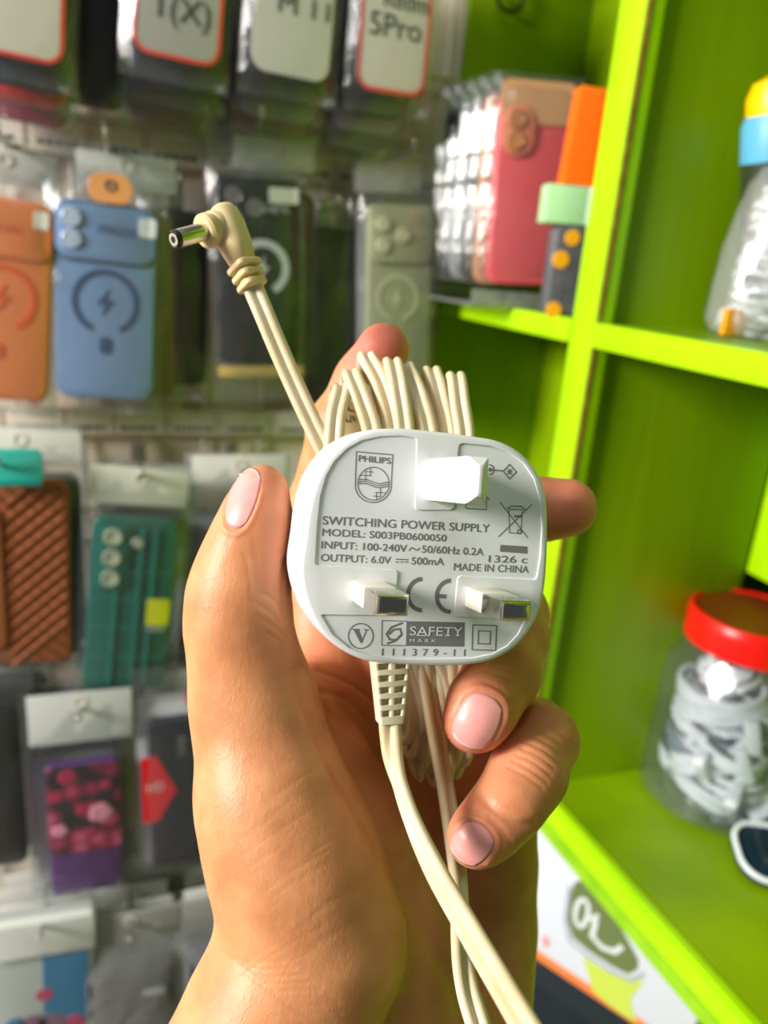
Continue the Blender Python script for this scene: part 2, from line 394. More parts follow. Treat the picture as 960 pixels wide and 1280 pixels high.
prism('apron', [(A3.x, A3.y), (B3.x, B3.y), (B2f.x, B2f.y), (A2f.x, A2f.y)], ZC - .034, ZC - .0195, mat('green_worn', s2l(128, 190, 10), .5, nscale=50, col2=s2l(156, 208, 30)), cab, .001)
cb('lower_shelf', .31, .53, -.25, .66, .70, .72)

# chipped paint flecks on the apron are wear in the material; a few raw patches as thin flakes
# ---- the jar
jc = WZ(887, 992, ZC); jx, jy = jc.x, jc.y; JR = .0555
jar = empty('plastic_jar', (jx, jy, ZC), 'clear plastic jar with red screw lid full of white cables on the green counter', 'jar')
lathe('jar_wall', [(0, .001), (JR * .9, .001), (JR, .006), (JR, .03), (JR * .985, .05), (JR, .095), (JR * .97, .112), (JR * .80, .128), (JR * .76, .132), (JR * .76, .140),
                   (JR * .745, .140), (JR * .745, .131), (JR * .79, .126), (JR * .95, .110), (JR * .98, .094), (JR * .965, .05), (JR * .98, .03), (JR * .98, .008), (JR * .88, .004), (0, .004)], M['film'], jar)
lid = lathe('lid', [(0, .158), (JR * .74, .158), (JR * .76, .1585), (JR * .76, .160), (JR * .79, .160), (JR * .82, .158), (JR * .83, .150), (JR * .83, .136), (JR * .80, .135), (JR * .80, .150), (0, .152)],
      mat('red_lid', s2l(238, 30, 20), .3, spec=.5, sss=.002), jar)
lathe('lid_window', [(0, .1585), (JR * .70, .1585), (JR * .70, .1592), (0, .1592)], mat('lid_top', s2l(130, 54, 4), .5), jar)
def bundle(seed, cx, cy, cz, R1, tilt, yaw, m, parent, name='cable', turns=2.6, r=.0028, sq=.7):
    rnd = random.Random(seed); pts = []
    n = int(turns * 14)
    for i in range(n):
        a = 2 * PI * i / 14; rr = R1 * (1 + .12 * math.sin(i * .9 + seed)); p = Vector((rr * math.cos(a), rr * sq * math.sin(a), (i / n - .5) * .014 + rnd.uniform(-.001, .001)))
        pts.append(Matrix.Rotation(yaw, 3, 'Z') @ Matrix.Rotation(tilt, 3, 'X') @ p + Vector((cx, cy, cz)))
    bm = bmesh.new(); sweep(bm, catmull(pts, 3), circ(r, 7)); return bm_obj(name, bm, m, parent, smooth=True)
wc = mat('white_cable', s2l(226, 228, 234), .4); gc = mat('grey_cable', s2l(120, 132, 146), .45); dc = mat('dark_cable', s2l(38, 50, 62), .4)
rj = random.Random(3)
for i in range(44):
    a = rj.uniform(0, 2 * PI); rr = rj.uniform(0, .026); zz = .009 + (i / 44) * .104
    R1 = rj.uniform(.024, .043) if zz < .095 else .020
    lim = JR * .9 - R1 - .004; rr = min(rr, max(0, lim))
    bundle(i, rr * math.cos(a), rr * math.sin(a), zz, R1, rj.uniform(-.45, .45) * min(1, zz / .03), rj.uniform(0, 6), [wc, wc, gc, wc, dc][i % 5], jar, turns=rj.uniform(1.6, 3))
for i in range(12):
    a = rj.uniform(3.2, 6.0); zz = rj.uniform(.02, .1)
    box('usb_plug', -.006, .006, -.004, .004, -.012, .012, wc, jar, .0015, mat=Matrix.Translation((math.cos(a) * .046, math.sin(a) * .046, zz)) @ Euler((rj.uniform(-1, 1), rj.uniform(-1, 1), a)).to_matrix().to_4x4())

# ---- blister pack at the lower right
gp = WZ(984, 1088, ZC)
bl = empty('blister_pack', (gp.x, gp.y, ZC), 'dark plastic blister pack with white rim, in front of the red-lidded jar', 'package', rot=(0, 0, math.radians(-24)))
tl = Matrix.Translation((0, 0, .012)) @ Matrix.Rotation(math.radians(-76), 4, 'X')
bm = bmesh.new(); slab_bm(bm, round_rect(.078, .050, .018), 0, .004, .001); bmesh.ops.transform(bm, matrix=tl, verts=bm.verts)
auto_smooth(bm_obj('tray', bm, mat('navy_tray', s2l(20, 44, 58), .25), bl))
bm = bmesh.new()
rr_ = [Vector((x, -.001, z)) for x, z in round_rect(.074, .046, .017, 8)]; rr_.append(rr_[0])
sweep(bm, rr_, circ(.0020, 8), caps=False); bmesh.ops.transform(bm, matrix=tl, verts=bm.verts); bm_obj('rim', bm, mat('white_rim', s2l(236, 244, 250), .3), bl, smooth=True)
bm = bmesh.new(); slab_bm(bm, round_rect(.05, .030, .010), -.010, 0, .003); bmesh.ops.transform(bm, matrix=tl, verts=bm.verts)
auto_smooth(bm_obj('dome', bm, mat('dark_dome', s2l(26, 40, 50), .12), bl))

# ---- bagged bottle on the upper shelf, right edge
bx, by = .395, .335
d = ray(962, 395); by = .395 * d.y / d.x
bt = empty('glue_bottle', (bx, by, ZS), 'dark bottle with yellow cap and blue band, behind the white bagged cables on upper shelf', 'bottle', rot=(0, math.radians(-13), 0))
sc_ = .395 / d.x
lathe('bottle_body', [(0, 0), (.017, 0), (.018, .003), (.018, .113), (.016, .126), (0, .126)], mat('bottle_dark', s2l(52, 60, 40), .3), bt)
lathe('blue_band', [(.0186, .104), (.0186, .124), (.016, .130), (.014, .130)], mat('blue_band', s2l(96, 176, 216), .4), bt)
lathe('cap', [(.0165, .127), (.0165, .138), (.013, .146), (.006, .149), (0, .149)], mat('yellow_cap', s2l(250, 200, 0), .35), bt)
d = ray(940, 400); gx = .365; gy = gx * d.y / d.x
bg = empty('cable_bag', (gx, gy, ZS), 'clear bag of white cables standing on the upper green shelf', 'bag')
def blob(name, prof, m, parent, sx=1, sy=1, wob=.1, seed=0, n=40, fold=9):
    bm = bmesh.new(); rings = []
    for k, (r, z) in enumerate(prof):
        ring = []
        for i in range(n):
            a = 2 * PI * i / n; q = 1 + wob * (.6 * math.sin(fold * a + z * 60 + seed) + .4 * math.sin(5 * a - z * 90 + seed * 2))
            ring.append(bm.verts.new((r * q * sx * math.cos(a), r * q * sy * math.sin(a), z)))
        rings.append(ring)
    for A_, B_ in zip(rings[:-1], rings[1:]):
        for i in range(n): bm.faces.new((A_[i], A_[(i + 1) % n], B_[(i + 1) % n], B_[i]))
    bm.faces.new(rings[0]); bm.faces.new(rings[-1]); return bm_obj(name, bm, m, parent, smooth=True)
blob('bag_film', [(.024, .001), (.028, .01), (.027, .03), (.0245, .05), (.021, .07), (.018, .085), (.0135, .094)], M['film_milky'], bg, wob=.05)
for i in range(9): bundle(40 + i, rj.uniform(-.004, .004), rj.uniform(-.004, .004), .010 + i * .0085, .0165 - i * .0009, rj.uniform(-.5, .5), rj.uniform(0, 6), wc, bg, turns=2.4, r=.0022)
box('orange_tag', -.030, -.014, -.012, -.008, .001, .016, mat('orange_tag', s2l(240, 160, 20), .5), bg, .0008)

# ---- stacked small packs beside the post, upper far cell
d = ray(704, 385); yy = .485; xx = yy * d.x / d.y; k = yy / d.y / FPX
pw = mat('pouch_grey', s2l(92, 92, 96), .5, noise=.2, nscale=80)
po = empty('patterned_pouch', (xx, yy, ZS), 'small dark grey pouch dotted with yellow blobs, standing beside the green post', 'pouch', rot=(0, 0, math.radians(-14)))
PW, PH = 58 * k, 106 * k
slab('pouch_body', round_rect(PW, PH, .006, cy=PH / 2), -.008, .008, pw, po, .004, 3)
ym = mat('yellow_blob', s2l(250, 176, 20), .5)
for (a, b, r) in ((-.1, .86, .0052), (-.28, .62, .0058), (.40, .48, .0040), (-.28, .06, .0056), (.3, .2, .003)):
    bm = bmesh.new(); slab_bm(bm, [(a * PW + r * math.cos(t * PI / 8), b * PH + r * math.sin(t * PI / 8)) for t in range(16)], -.0088, -.0075, .0003, 1); bm_obj('yellow_blob', bm, ym, po)
mb_ = empty('mint_box', (xx + .003, yy, ZS + PH), 'pale mint small box lying on the dark dotted pouch', 'box', rot=(0, 0, math.radians(-14)))
MH = 43 * k
box('carton', -.027, .0, -.009, .009, 0, MH, mat('mint', s2l(186, 236, 176), .5), mb_, .001)
box('white_label', .0002, .027, -.009, .009, 0, MH, mat('pale_mint', s2l(222, 244, 224), .5), mb_, .001)
ob_ = empty('orange_box', (xx + .010, yy + .001, ZS + PH + MH), 'plain bright orange upright box, top of the little stack by the post', 'box', rot=(0, math.radians(3), math.radians(-14)))
OH = 104 * k
box('carton', -.0235, .0205, -.008, .008, 0, OH, mat('orange_card', s2l(255, 112, 0), .5), ob_, .0015)
box('flap', -.0235, .0205, -.0084, -.008, OH * .93, OH, mat('orange_flap', s2l(255, 124, 12), .5), ob_, .0001)

# ---- white carton and black carton below the counter
p0 = CAM + ray(664, 1194) * (.34 / ray(664, 1194).x); dr = Vector((1, -1.54, 0)).normalized(); nn = Vector((-1.54, -1, 0)).normalized()
ZB = p0.z
ct = empty('white_carton', (p0.x, p0.y, ZB), 'white printed carton with orange bottom edge, stored under the green counter', 'carton', rot=(0, 0, math.atan2(dr.y, dr.x)))
WM = mat('carton_white', s2l(226, 232, 244), .4, spec=.4)
HTOP = (ZC - .036) - ZB
box('carton_body', -.10, .14, 0, .08, 0, HTOP, WM, ct, .001)
pc = Plane((p0.x, p0.y, ZB), nn)
pc.o = pc.o + nn * .0001
bm = bmesh.new(); fill_bm(bm, pc, [(655, 1188), (810, 1292), (812, 1282), (658, 1178)], .0002); bm_obj('orange_stripe', bm, mat('orange_stripe', s2l(250, 140, 70), .5), ct, world=True)
bm = bmesh.new(); fill_bm(bm, pc, [(728, 1195), (760, 1215), (790, 1222), (805, 1225), (788, 1250), (795, 1279), (770, 1263), (742, 1240)], .0003); bm_obj('lime_print', bm, mat('lime_print', s2l(206, 226, 90), .5), ct, world=True)
bm = bmesh.new()
lg = [(718, 1104), (712, 1122), (710, 1150), (716, 1172), (735, 1188), (765, 1208), (785, 1218), (797, 1212), (798, 1200), (760, 1130), (735, 1095)]
fill_bm(bm, pc, lg, .0003); bm_obj('badge', bm, mat('badge_olive', s2l(112, 128, 78), .45), ct, world=True)
bm = bmesh.new(); stroke_bm(bm, pc, [(712, 1108), (707, 1150), (712, 1176), (735, 1195), (765, 1215), (788, 1226), (806, 1217)], 5, .0005); bm_obj('badge_rim', bm, mat('badge_rim', s2l(176, 184, 196), .4), ct, world=True)
wl = mat('badge_letters', s2l(232, 238, 240), .4)
bm = bmesh.new(); stroke_bm(bm, pc, arc(727, 1141, 8, 17, n=24, rot=8)[:-1], 6, .0006, closed=True); bm_obj('printed_text', bm, wl, ct, world=True)
bm = bmesh.new(); stroke_bm(bm, pc, [(745, 1150), (740, 1170), (752, 1184), (768, 1190), (778, 1183)], 7, .0006); stroke_bm(bm, pc, [(738, 1150), (748, 1144)], 6, .0006); bm_obj('printed_text', bm, wl, ct, world=True)
bm = bmesh.new(); fill_bm(bm, pc, [(677, 1172), (684, 1170), (688, 1182), (680, 1185)], .0004); bm_obj('red_print', bm, mat('pinkish_print', s2l(236, 160, 150), .5), ct, world=True)
p1 = p0 - nn * .004
bk = empty('black_carton', (p1.x, p1.y, .72), 'black carton standing under the white carton on the lower shelf', 'carton', rot=(0, 0, math.atan2(dr.y, dr.x)))
box('carton_body', -.12, .16, 0, .09, 0, ZB - .72, mat('carton_black', s2l(26, 36, 44), .35, noise=.3, nscale=20), bk, .002)
box('lid_flap', -.12, .16, -.0015, 0, ZB - .72 - .03, ZB - .722, mat('carton_black2', s2l(34, 44, 52), .4), bk, .0003)
# ------------------------------------------------------------------ wire grid on the display wall
gd = empty('wire_grid_panel', (-.2, YW - .004, .6), 'white wire grid panel on the wall that the phone cases hang from', 'display panel')
def wire(name, a, b, r, m, parent):
    bm = bmesh.new(); sweep(bm, [a, b], circ(r, 8)); return bm_obj(name, bm, m, parent, smooth=True, world=True)
for i in range(20):
    x = -.68 + i * .05; wire('upright_wire', (x, YW - .006, .62), (x, YW - .006, 2.1), .0016, M['wire'], gd)
for z in (.8, .95, 1.08, 1.195, 1.225, 1.30, 1.51, 1.535, 1.60, 1.75, 1.9):
    wire('cross_wire', (-.70, YW - .0095, z), (.283, YW - .0095, z), .0020, M['wire'], gd)
def strip(px0, px1, py0, py1, m, dash=0):
    a = WY(px0, py0, YW - .014); b = WY(px1, py0, YW - .014); h = (WY(px0, py0, YW - .014).z - WY(px0, py1, YW - .014).z)
    zc = WY(250, py0, YW - .014).z
    t = empty('price_rail', (a.x, YW - .014, zc - h), {0: 'pale ticket rail below the top row of hanging cases', 1: 'pale ticket rail between the second and third rows of hanging cases'}[dash], 'rail')
    box('rail_strip', 0, .283 - a.x, 0, .003, 0, h, m, t, .0008)
    rnd = random.Random(dash)
    x = .01; ti = mat('ticket', s2l(236, 228, 214), .6); pm = mat('ticket_print', s2l(96, 88, 80), .6)
    while x < .283 - a.x - .05:
        w = rnd.uniform(.028, .045); box('ticket', x, x + w, -.0008, 0, h * .12, h * .9, ti, t, 0)
        bm = bmesh.new(); q = x + .003
        while q < x + w - .006:
            l = rnd.uniform(.002, .006); box_bm(bm, q, q + l, -.0011, -.0009, h * .2, h * .36); q += l + .0015
        bm_obj('ticket_print', bm, pm, t); x += w + rnd.uniform(.003, .012)
railm = mat('rail_cream', s2l(214, 202, 184), .5)
strip(-70, 540, 168, 216, railm, 0); strip(-70, 540, 512, 548, railm, 1)

# ------------------------------------------------------------------ hanging phone cases
def bolt_pts(s): return [(x * s, z * s) for x, z in ((.12, .5), (-.32, -.08), (-.04, -.08), (-.12, -.5), (.32, .08), (.04, .08))]
CM = {}
def cm(key, rgb, rough=.42, **k):
    if key not in CM: CM[key] = mat('case_' + key, s2l(*rgb), rough, **k)
    return CM[key]
PROTO = {}
def frame_of(top, bot, wpx, Y):
    T = WY(*top, Y); Bp = WY(*bot, Y); d = T - Bp; h = d.length; tilt = math.atan2(d.x, d.z)
    mid = ((top[0] + bot[0]) / 2, (top[1] + bot[1]) / 2); w = wpx / FPX * Y / ray(*mid).y
    return (T + Bp) / 2, w, h, tilt
def hook(c, h, tilt, Y, up=.034):
    x = c.x + math.sin(tilt) * (h / 2 + up); z = c.z + math.cos(tilt) * (h / 2 + up)
    bm = bmesh.new(); sweep(bm, catmull([(x, YW - .012, z + .004), (x, (Y + YW) / 2, z + .003), (x, Y - .018, z + .004), (x, Y - .024, z + .011)], 4), circ(.0018, 7))
    box_bm(bm, x - .006, x + .006, YW - .014, YW - .011, z - .012, z + .012, .0008)
    return bm_obj('peg_hook', bm, M['steel'], gd, smooth=True, world=True)
def bag(w, h, root, up=.04, mt='film', hdr=None, hh=.024, down=.012):
    """crinkled clear sleeve around the case and its header"""
    bm = bmesh.new(); nx, nz = 10, 22; W = w + .012; H = h + up + down; z0 = -h / 2 - down
    for side in (-1, 1):
        V = [[None] * (nz + 1) for _ in range(nx + 1)]
        for i in range(nx + 1):
            for j in range(nz + 1):
                u = i / nx; v = j / nz; x = (u - .5) * W; z = z0 + v * H
                pill = (max(0, 1 - abs(2 * u - 1) ** 4)) * (max(0, 1 - abs(2 * v - 1) ** 8))
                inside = 1 if z < h / 2 else max(.15, 1 - (z - h / 2) / .02)
                y = .005 + side * (.0105 * pill * inside + .0002) + side * .0012 * math.sin(x * 260 + z * 90 + root.location.x * 50) * math.sin(z * 170 + x * 40) * pill
                V[i][j] = bm.verts.new((x, y, z))
        for i in range(nx):
            for j in range(nz): bm.faces.new((V[i][j], V[i + 1][j], V[i + 1][j + 1], V[i][j + 1]))
    o = bm_obj('clear_sleeve', bm, M[mt], root, smooth=True)
    if hdr is not None:
        z1 = h / 2 + up - .002; box('header_card', -w / 2, w / 2, .0035, .0055, z1 - hh, z1, hdr, root, .0005)
        bmh = bmesh.new(); ring_bm(bmh, .0055, .0035, 0, 2 * PI, .0028, .0034, 0, z1 - .008, 20); bm_obj('hang_hole', bmh, M['wire'], root)
    return o
def lens(root, x, z, r, m, glass=None, y=-.003):
    o = lathe('lens', [(0, 0), (r, 0), (r, .0016), (r * .85, .0022), (r * .78, .0018), (0, .0018)], m, root, 20, rot=Matrix.Rotation(PI / 2, 4, 'X'), loc=(x, y, z)); return o
def case(root, w, h, m, r=.011, th=.010, plateau=None, lenses=(), ring=None, ringm=None, pill=None, lm=None):
    slab('case_back', round_rect(w, h, r), 0, th, m, root, .0025, 3)
    py = 0
    if plateau:
        x0, x1, z0, z1, rr = plateau; slab('camera_plateau', round_rect(x1 - x0, z1 - z0, rr, cx=(x0 + x1) / 2, cy=(z0 + z1) / 2), -.0028, .0005, plateau_m.get(id(root), m), root, .001); py = -.0028
    for (x, z, rl) in lenses: lens(root, x, z, rl, lm or m, y=py - .0000)
    if ring:
        cx, cz, ro, ri, gap = ring
        bm = bmesh.new(); ring_bm(bm, ro, ri, -PI / 2 + gap, 3 * PI / 2 - gap, -.0006, .0004, cx, cz); bm_obj('magnet_ring', bm, ringm, root)
        bm = bmesh.new(); slab_bm(bm, [(cx + a, cz + b) for a, b in bolt_pts(ro * .85)], -.0006, .0004, .0001, 1); bm_obj('bolt_mark', bm, ringm, root)
    if pill:
        cx, cz, pw_, ph_ = pill; slab('pill_mark', round_rect(pw_, ph_, pw_ * .45, cx=cx, cy=cz), -.0006, .0004, ringm, root, .0001, 1)
plateau_m = {}
def word(root, s, x, z, h, w, m, y=-.004, rot=0, name='printed_text'):
    me = text_mesh(s); xs = [v.co.x for v in me.vertices]; a, b = min(xs), max(xs); c, sn = math.cos(rot), math.sin(rot)
    for v in me.vertices:
        X = (v.co.x - (a + b) / 2) / (b - a) * w; Z = v.co.y / CAPH * h - h / 2
        v.co = Vector((x + X * c - Z * sn, y, z + X * sn + Z * c))
    return link(name, me, m, root)

def behind(c, w, h, tilt, Y, n, cols, group, label, up=.04, dz=-.004, dx=0, step=.021, hdr=True, jx=.003):
    """the cases further back on the same hook, each a copied thing with copied parts"""
    rnd = random.Random(int(c.x * 1000) + 5)
    key = (round(w, 3), round(h, 3), up)
    proto = None
    for i in range(n):
        y = Y + step * (i + 1)
        if y > YW - .03: break
        loc = Vector((c.x + dx * (i + 1) + rnd.uniform(-jx, jx), y, c.z + dz * (i + 1) + rnd.uniform(-.003, .002)))
        if proto is None:
            r = empty('bagged_phone_case', loc); proto = r
            slab('case_back', round_rect(w, h, .011), 0, .010, cols[0], r, .0025, 3); bag(w, h, r, up, hdr=M['card'] if hdr else None)
            kids = list(r.children)
        else:
            r = proto.copy(); COL.objects.link(r)
            for k in kids:
                q = k.copy(); COL.objects.link(q); q.parent = r
                if k.name.startswith('case_back'): q.material_slots[0].link = 'OBJECT'; q.material_slots[0].material = cols[i % len(cols)]
        r.location = loc; r.rotation_euler = (rnd.uniform(-.03, .03), tilt + rnd.uniform(-.03, .03), rnd.uniform(-.05, .05))
        tag(r, label.replace('clear-bagged phone case hanging', ('first', 'second', 'third', 'fourth')[i] + ' clear-bagged case back on the peg'), 'phone case', group)

def pack(name, label, top, bot, wpx, Y, group, yaw=0):
    c, w, h, tilt = frame_of(top, bot, wpx, Y)
    r = empty(name, c, label, 'phone case', group, rot=(0, tilt, yaw)); return r, c, w, h, tilt
blk = cm('black', (30, 32, 34)); nav = cm('navy', (34, 46, 72)); mag = cm('magenta', (150, 30, 76)); redc = cm('red', (220, 40, 44)); lil = cm('lilac', (186, 168, 200)); tan = cm('tan', (196, 140, 96)); brn = cm('brown', (120, 84, 64)); gryc = cm('grey', (150, 152, 150)); tealc = cm('teal', (60, 150, 140)); clr = cm('smoke', (196, 196, 188), .2)

# -- row 1: paper inserts inside clear packs
G1 = 'phone cases with paper inserts in the top row'
insert_m = mat('insert_paper', s2l(214, 206, 190), .5, noise=.04, nscale=20)
def insert_pack(label, top, bot, wpx, Y, words, border, cols, lab2, paper=insert_m, up=.03):
    r, c, w, h, tilt = pack('phone_case_pack', label, top, bot, wpx, Y, G1)
    slab('case_back', round_rect(w, h, .012), 0, .011, blk, r, .0025, 3)
    slab('paper_insert', round_rect(w * .93, h * .96, .010), -.0006, .0004, paper, r, .0002, 1)
    if border is not None:
        bm = bmesh.new(); a = round_rect(w * .95, h * .975, .011, 6); b = round_rect(w * .86, h * .925, .008, 6)
        A_ = [bm.verts.new((x, -.0009, z)) for x, z in a]; B_ = [bm.verts.new((x, -.0009, z)) for x, z in b]; n = len(A_)
        for i in range(n): bm.faces.new((A_[i], A_[(i + 1) % n], B_[(i + 1) % n], B_[i]))
        bm_obj('border', bm, border, r)
    for s, x, z, hh, ww in words: word(r, s, x * w, -h / 2 + z * w, hh * w, ww * w, M['ink'], y=-.0012, name='handwriting')
    bag(w, h, r, up)
    hook(c, h, tilt, Y)
    behind(c, w, h, tilt, Y, 4, cols, 'cases hidden behind ' + lab2, 'clear-bagged phone case hanging behind ' + lab2, up=up, dz=-.009, step=.0225)
    return r
insert_pack('leftmost top-row case, white paper insert with red border', (18, -165), (16, 74), 128, .585, [], M['redline'], [nav, redc, mag, mag], 'the leftmost red-bordered insert')
insert_pack('top-row case with grey insert, red border and handwritten 1(X)', (232, -155), (220, 78), 116, .58, [('1(X)', .06, .52, .24, .55), ], M['redline'], [nav, nav, brn, brn], 'the red-bordered insert marked 1(X)', paper=mat('insert_grey', s2l(176, 170, 160), .5))
insert_pack('top-row case with plain pale insert marked 11, no red border', (380, -140), (362, 100), 108, .58, [('M 11', .1, .78, .2, .6)], None, [nav, gryc, tan, tan], 'the unbordered pale insert', paper=mat('insert_pale', s2l(206, 202, 186), .45))
insert_pack('rightmost top-row case, red border and handwritten 5 Pro', (506, -120), (487, 120), 98, .58, [('5Pro', 0, .80, .26, .70), ('Redm', .12, 1.1, .2, .6)], M['redline'], [blk, lil, gryc, blk], 'the insert marked 5 Pro')

# -- row 2
def ring_at(px, py, rpx, c, w, h, tilt, Y):
    q = WY(px, py, Y) - c; x = q.x * math.cos(tilt) - q.z * math.sin(tilt); z = q.x * math.sin(tilt) + q.z * math.cos(tilt)
    return x, z, rpx / FPX * Y / ray(px, py).y
Y2 = .625
lens_m = cm('lens', (176, 190, 214), .15)
r, c, w, h, t = pack('phone_case_pack', 'bright orange ring-back phone case at the left edge, second row', (2, 246), (-2, 499), 118, Y2, None)
o1 = cm('orange', (240, 138, 84)); o2 = cm('orange_deep', (228, 96, 56))
case(r, w, h, o1, plateau=(-w * .49, w * .49, h * .22, h * .49, .010), ring=(*ring_at(2, 372, 34, c, w, h, t, Y2)[:2], .0235, .0195, .5), ringm=o2, pill=(0, -.035, .006, .011), lenses=((-w * .3, h * .36, .006),))
slab('sticker', round_rect(.010, .012, .002, cx=w * .38, cy=h * .42), -.0034, -.0028, M['card'], r, .0001, 1)
word(r, 'DUAL', w * .05, h * .36, .005, .022, o2, y=-.0032)
bag(w, h, r, .04); hook(c, h, t, Y2); behind(c, w, h, t, Y2, 3, [o1, gryc, blk], 'cases hidden behind the orange case', 'clear-bagged phone case hanging behind the bright orange one')

r, c, w, h, t = pack('phone_case_pack', 'powder blue ring-back phone case with dark navy ring', (133, 253), (132, 499), 119, Y2, None)
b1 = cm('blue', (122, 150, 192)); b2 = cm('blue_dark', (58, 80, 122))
X_, Z_, R_ = ring_at(132, 378, 40, c, w, h, t, Y2)
case(r, w, h, b1, plateau=(-w * .485, w * .485, h * .215, h * .485, .010), ring=(X_, Z_, R_, R_ * .83, .45), ringm=b2, pill=(X_, ring_at(132, 432, 1, c, w, h, t, Y2)[1], .009, .013), lenses=((-w * .33, h * .41, .0068), (-w * .33, h * .31, .0068)), lm=lens_m)
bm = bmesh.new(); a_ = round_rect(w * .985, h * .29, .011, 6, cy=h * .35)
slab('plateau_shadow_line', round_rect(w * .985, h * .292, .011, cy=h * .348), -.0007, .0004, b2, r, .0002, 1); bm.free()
word(r, 'MAGSAF', w * .14, h * .37, .0065, .030, b2, y=-.0034)
slab('sticker', round_rect(.012, .013, .002, cx=w * .40, cy=h * .40), -.0036, -.0028, mat('sticker_white', s2l(236, 236, 240), .3), r, .0001, 1)
bag(w, h, r, .04); hook(c, h, t, Y2); behind(c, w, h, t, Y2, 3, [brn, blk, blk], 'cases hidden behind the blue case', 'clear-bagged phone case hanging behind the powder blue one', dx=.014)  # dark cases shifted sideways to put shade into the gap beside the blue one
q = WY(138, 236, Y2 - .004)
tg = empty('hook_tag', q, 'small round orange tag on the hook over the blue phone case', 'tag')
slab('tag_disc', round_rect(.030, .020, .009), -.001, .001, cm('tag_orange', (232, 160, 100)), tg, .0004, 1)
bm = bmesh.new(); ring_bm(bm, .004, .0022, 0, 2 * PI, -.0016, -.001, 0, .002, 16); bm_obj('tag_eyelet', bm, M['steel'], tg)

r, c, w, h, t = pack('phone_case_pack', 'glossy black ring-back phone case with white ring in a clear bag', (322, 222), (326, 455), 101, Y2, None)
k1 = cm('ink_black', (14, 24, 24), .25); wr = cm('white_ring', (188, 196, 192), .4)
X_, Z_, R_ = ring_at(328, 335, 34, c, w, h, t, Y2)
case(r, w, h, k1, r=.007, plateau=(-w * .47, w * .1, h * .22, h * .47, .008), ring=(X_, Z_, R_, R_ * .74, .5), ringm=wr, pill=(X_, Z_ - .034, .008, .010), lenses=((-w * .3, h * .40, .0066), (-w * .3, h * .29, .0066), (-w * .04, h * .345, .0066)), lm=cm('lens_black', (110, 104, 104), .15))
slab('sticker', round_rect(.022, .011, .001, cx=w * .31, cy=h * .415), -.0034, 0, mat('sticker_cream', s2l(214, 214, 200), .4), r, .0001, 1)
word(r, 'MAGNETIC', w * .14, h * .345, .0055, .030, wr, y=-.0034)
box('gold_strip', -w * .52, w * .55, -.003, .010, -h / 2 - .010, -h / 2 - .002, cm('khaki', (186, 160, 90)), r, .001)
bag(w, h, r, .035, down=.03); hook(c, h, t, Y2); behind(c, w, h, t, Y2, 3, [blk, blk, blk], 'cases hidden behind the glossy black case', 'clear-bagged phone case hanging behind the glossy black one', dx=.016)  # all black and shifted aside, shade of the next gap put into their colour

r, c, w, h, t = pack('phone_case_pack', 'sage beige ring-back phone case, rightmost in the second row', (503, 256), (497, 488), 86, Y2, None)
g1 = cm('sage', (158, 160, 126)); g2 = cm('sage_light', (196, 196, 160))
X_, Z_, R_ = ring_at(497, 373, 28, c, w, h, t, Y2)
case(r, w, h, g1, r=.007, plateau=(-w * .47, w * .47, h * .2, h * .47, .008), ring=(X_, Z_, R_, R_ * .84, .3), ringm=g2, lenses=((-w * .3, h * .40, .0055), (-w * .3, h * .29, .0055), (0, h * .345, .0055)), lm=g2)
word(r, 'CASE', w * .2, h * .36, .005, .018, g2, y=-.0032)
bag(w, h, r, .04); hook(c, h, t, Y2); behind(c, w, h, t, Y2, 3, [clr, gryc, clr], 'cases hidden behind the sage case', 'clear-bagged phone case hanging behind the sage beige one', dx=-.004)

# -- row 3
Y3 = .60
def leather():
    m = mat('case_brown_leather', s2l(150, 84, 50), .55, noise=.12, nscale=25); nt = m.node_tree; b = nt.nodes['Principled BSDF']
    tc = nt.nodes.new('ShaderNodeTexCoord'); mp = nt.nodes.new('ShaderNodeMapping'); mp.inputs['Rotation'].default_value = (0, math.radians(48), 0)
    wv = nt.nodes.new('ShaderNodeTexWave'); wv.inputs['Scale'].default_value = 34; wv.bands_direction = 'X'
    nt.links.new(tc.outputs['Object'], mp.inputs[0]); nt.links.new(mp.outputs[0], wv.inputs[0])
    bp = nt.nodes.new('ShaderNodeBump'); bp.inputs['Distance'].default_value = .0012; nt.links.new(wv.outputs[1], bp.inputs['Height']); nt.links.new(bp.outputs[0], b.inputs['Normal']); return m
lea = leather()
r, c, w, h, t = pack('leather_case', 'brown ribbed leather flip phone case at the left edge, third row', (6, 600), (18, 832), 142, Y3, None)
slab('cover', round_rect(w, h, .010), 0, .009, lea, r, .003, 3)
slab('card_flap', round_rect(w * .42, h * .74, .006, cx=-w * .26, cy=-h * .02), -.003, .0005, cm('tan_flap', (170, 104, 70), .5), r, .001)
slab('teal_lining', round_rect(w * .3, h * .28, .004, cx=-w * .42, cy=-h * .2), -.0036, -.003, cm('lining', (70, 190, 180), .5), r, .0002, 1)
slab('sole', round_rect(w * .98, h * .97, .010, cy=-.006), .009, .016, cm('navy_sole', (48, 56, 72), .5), r, .002)
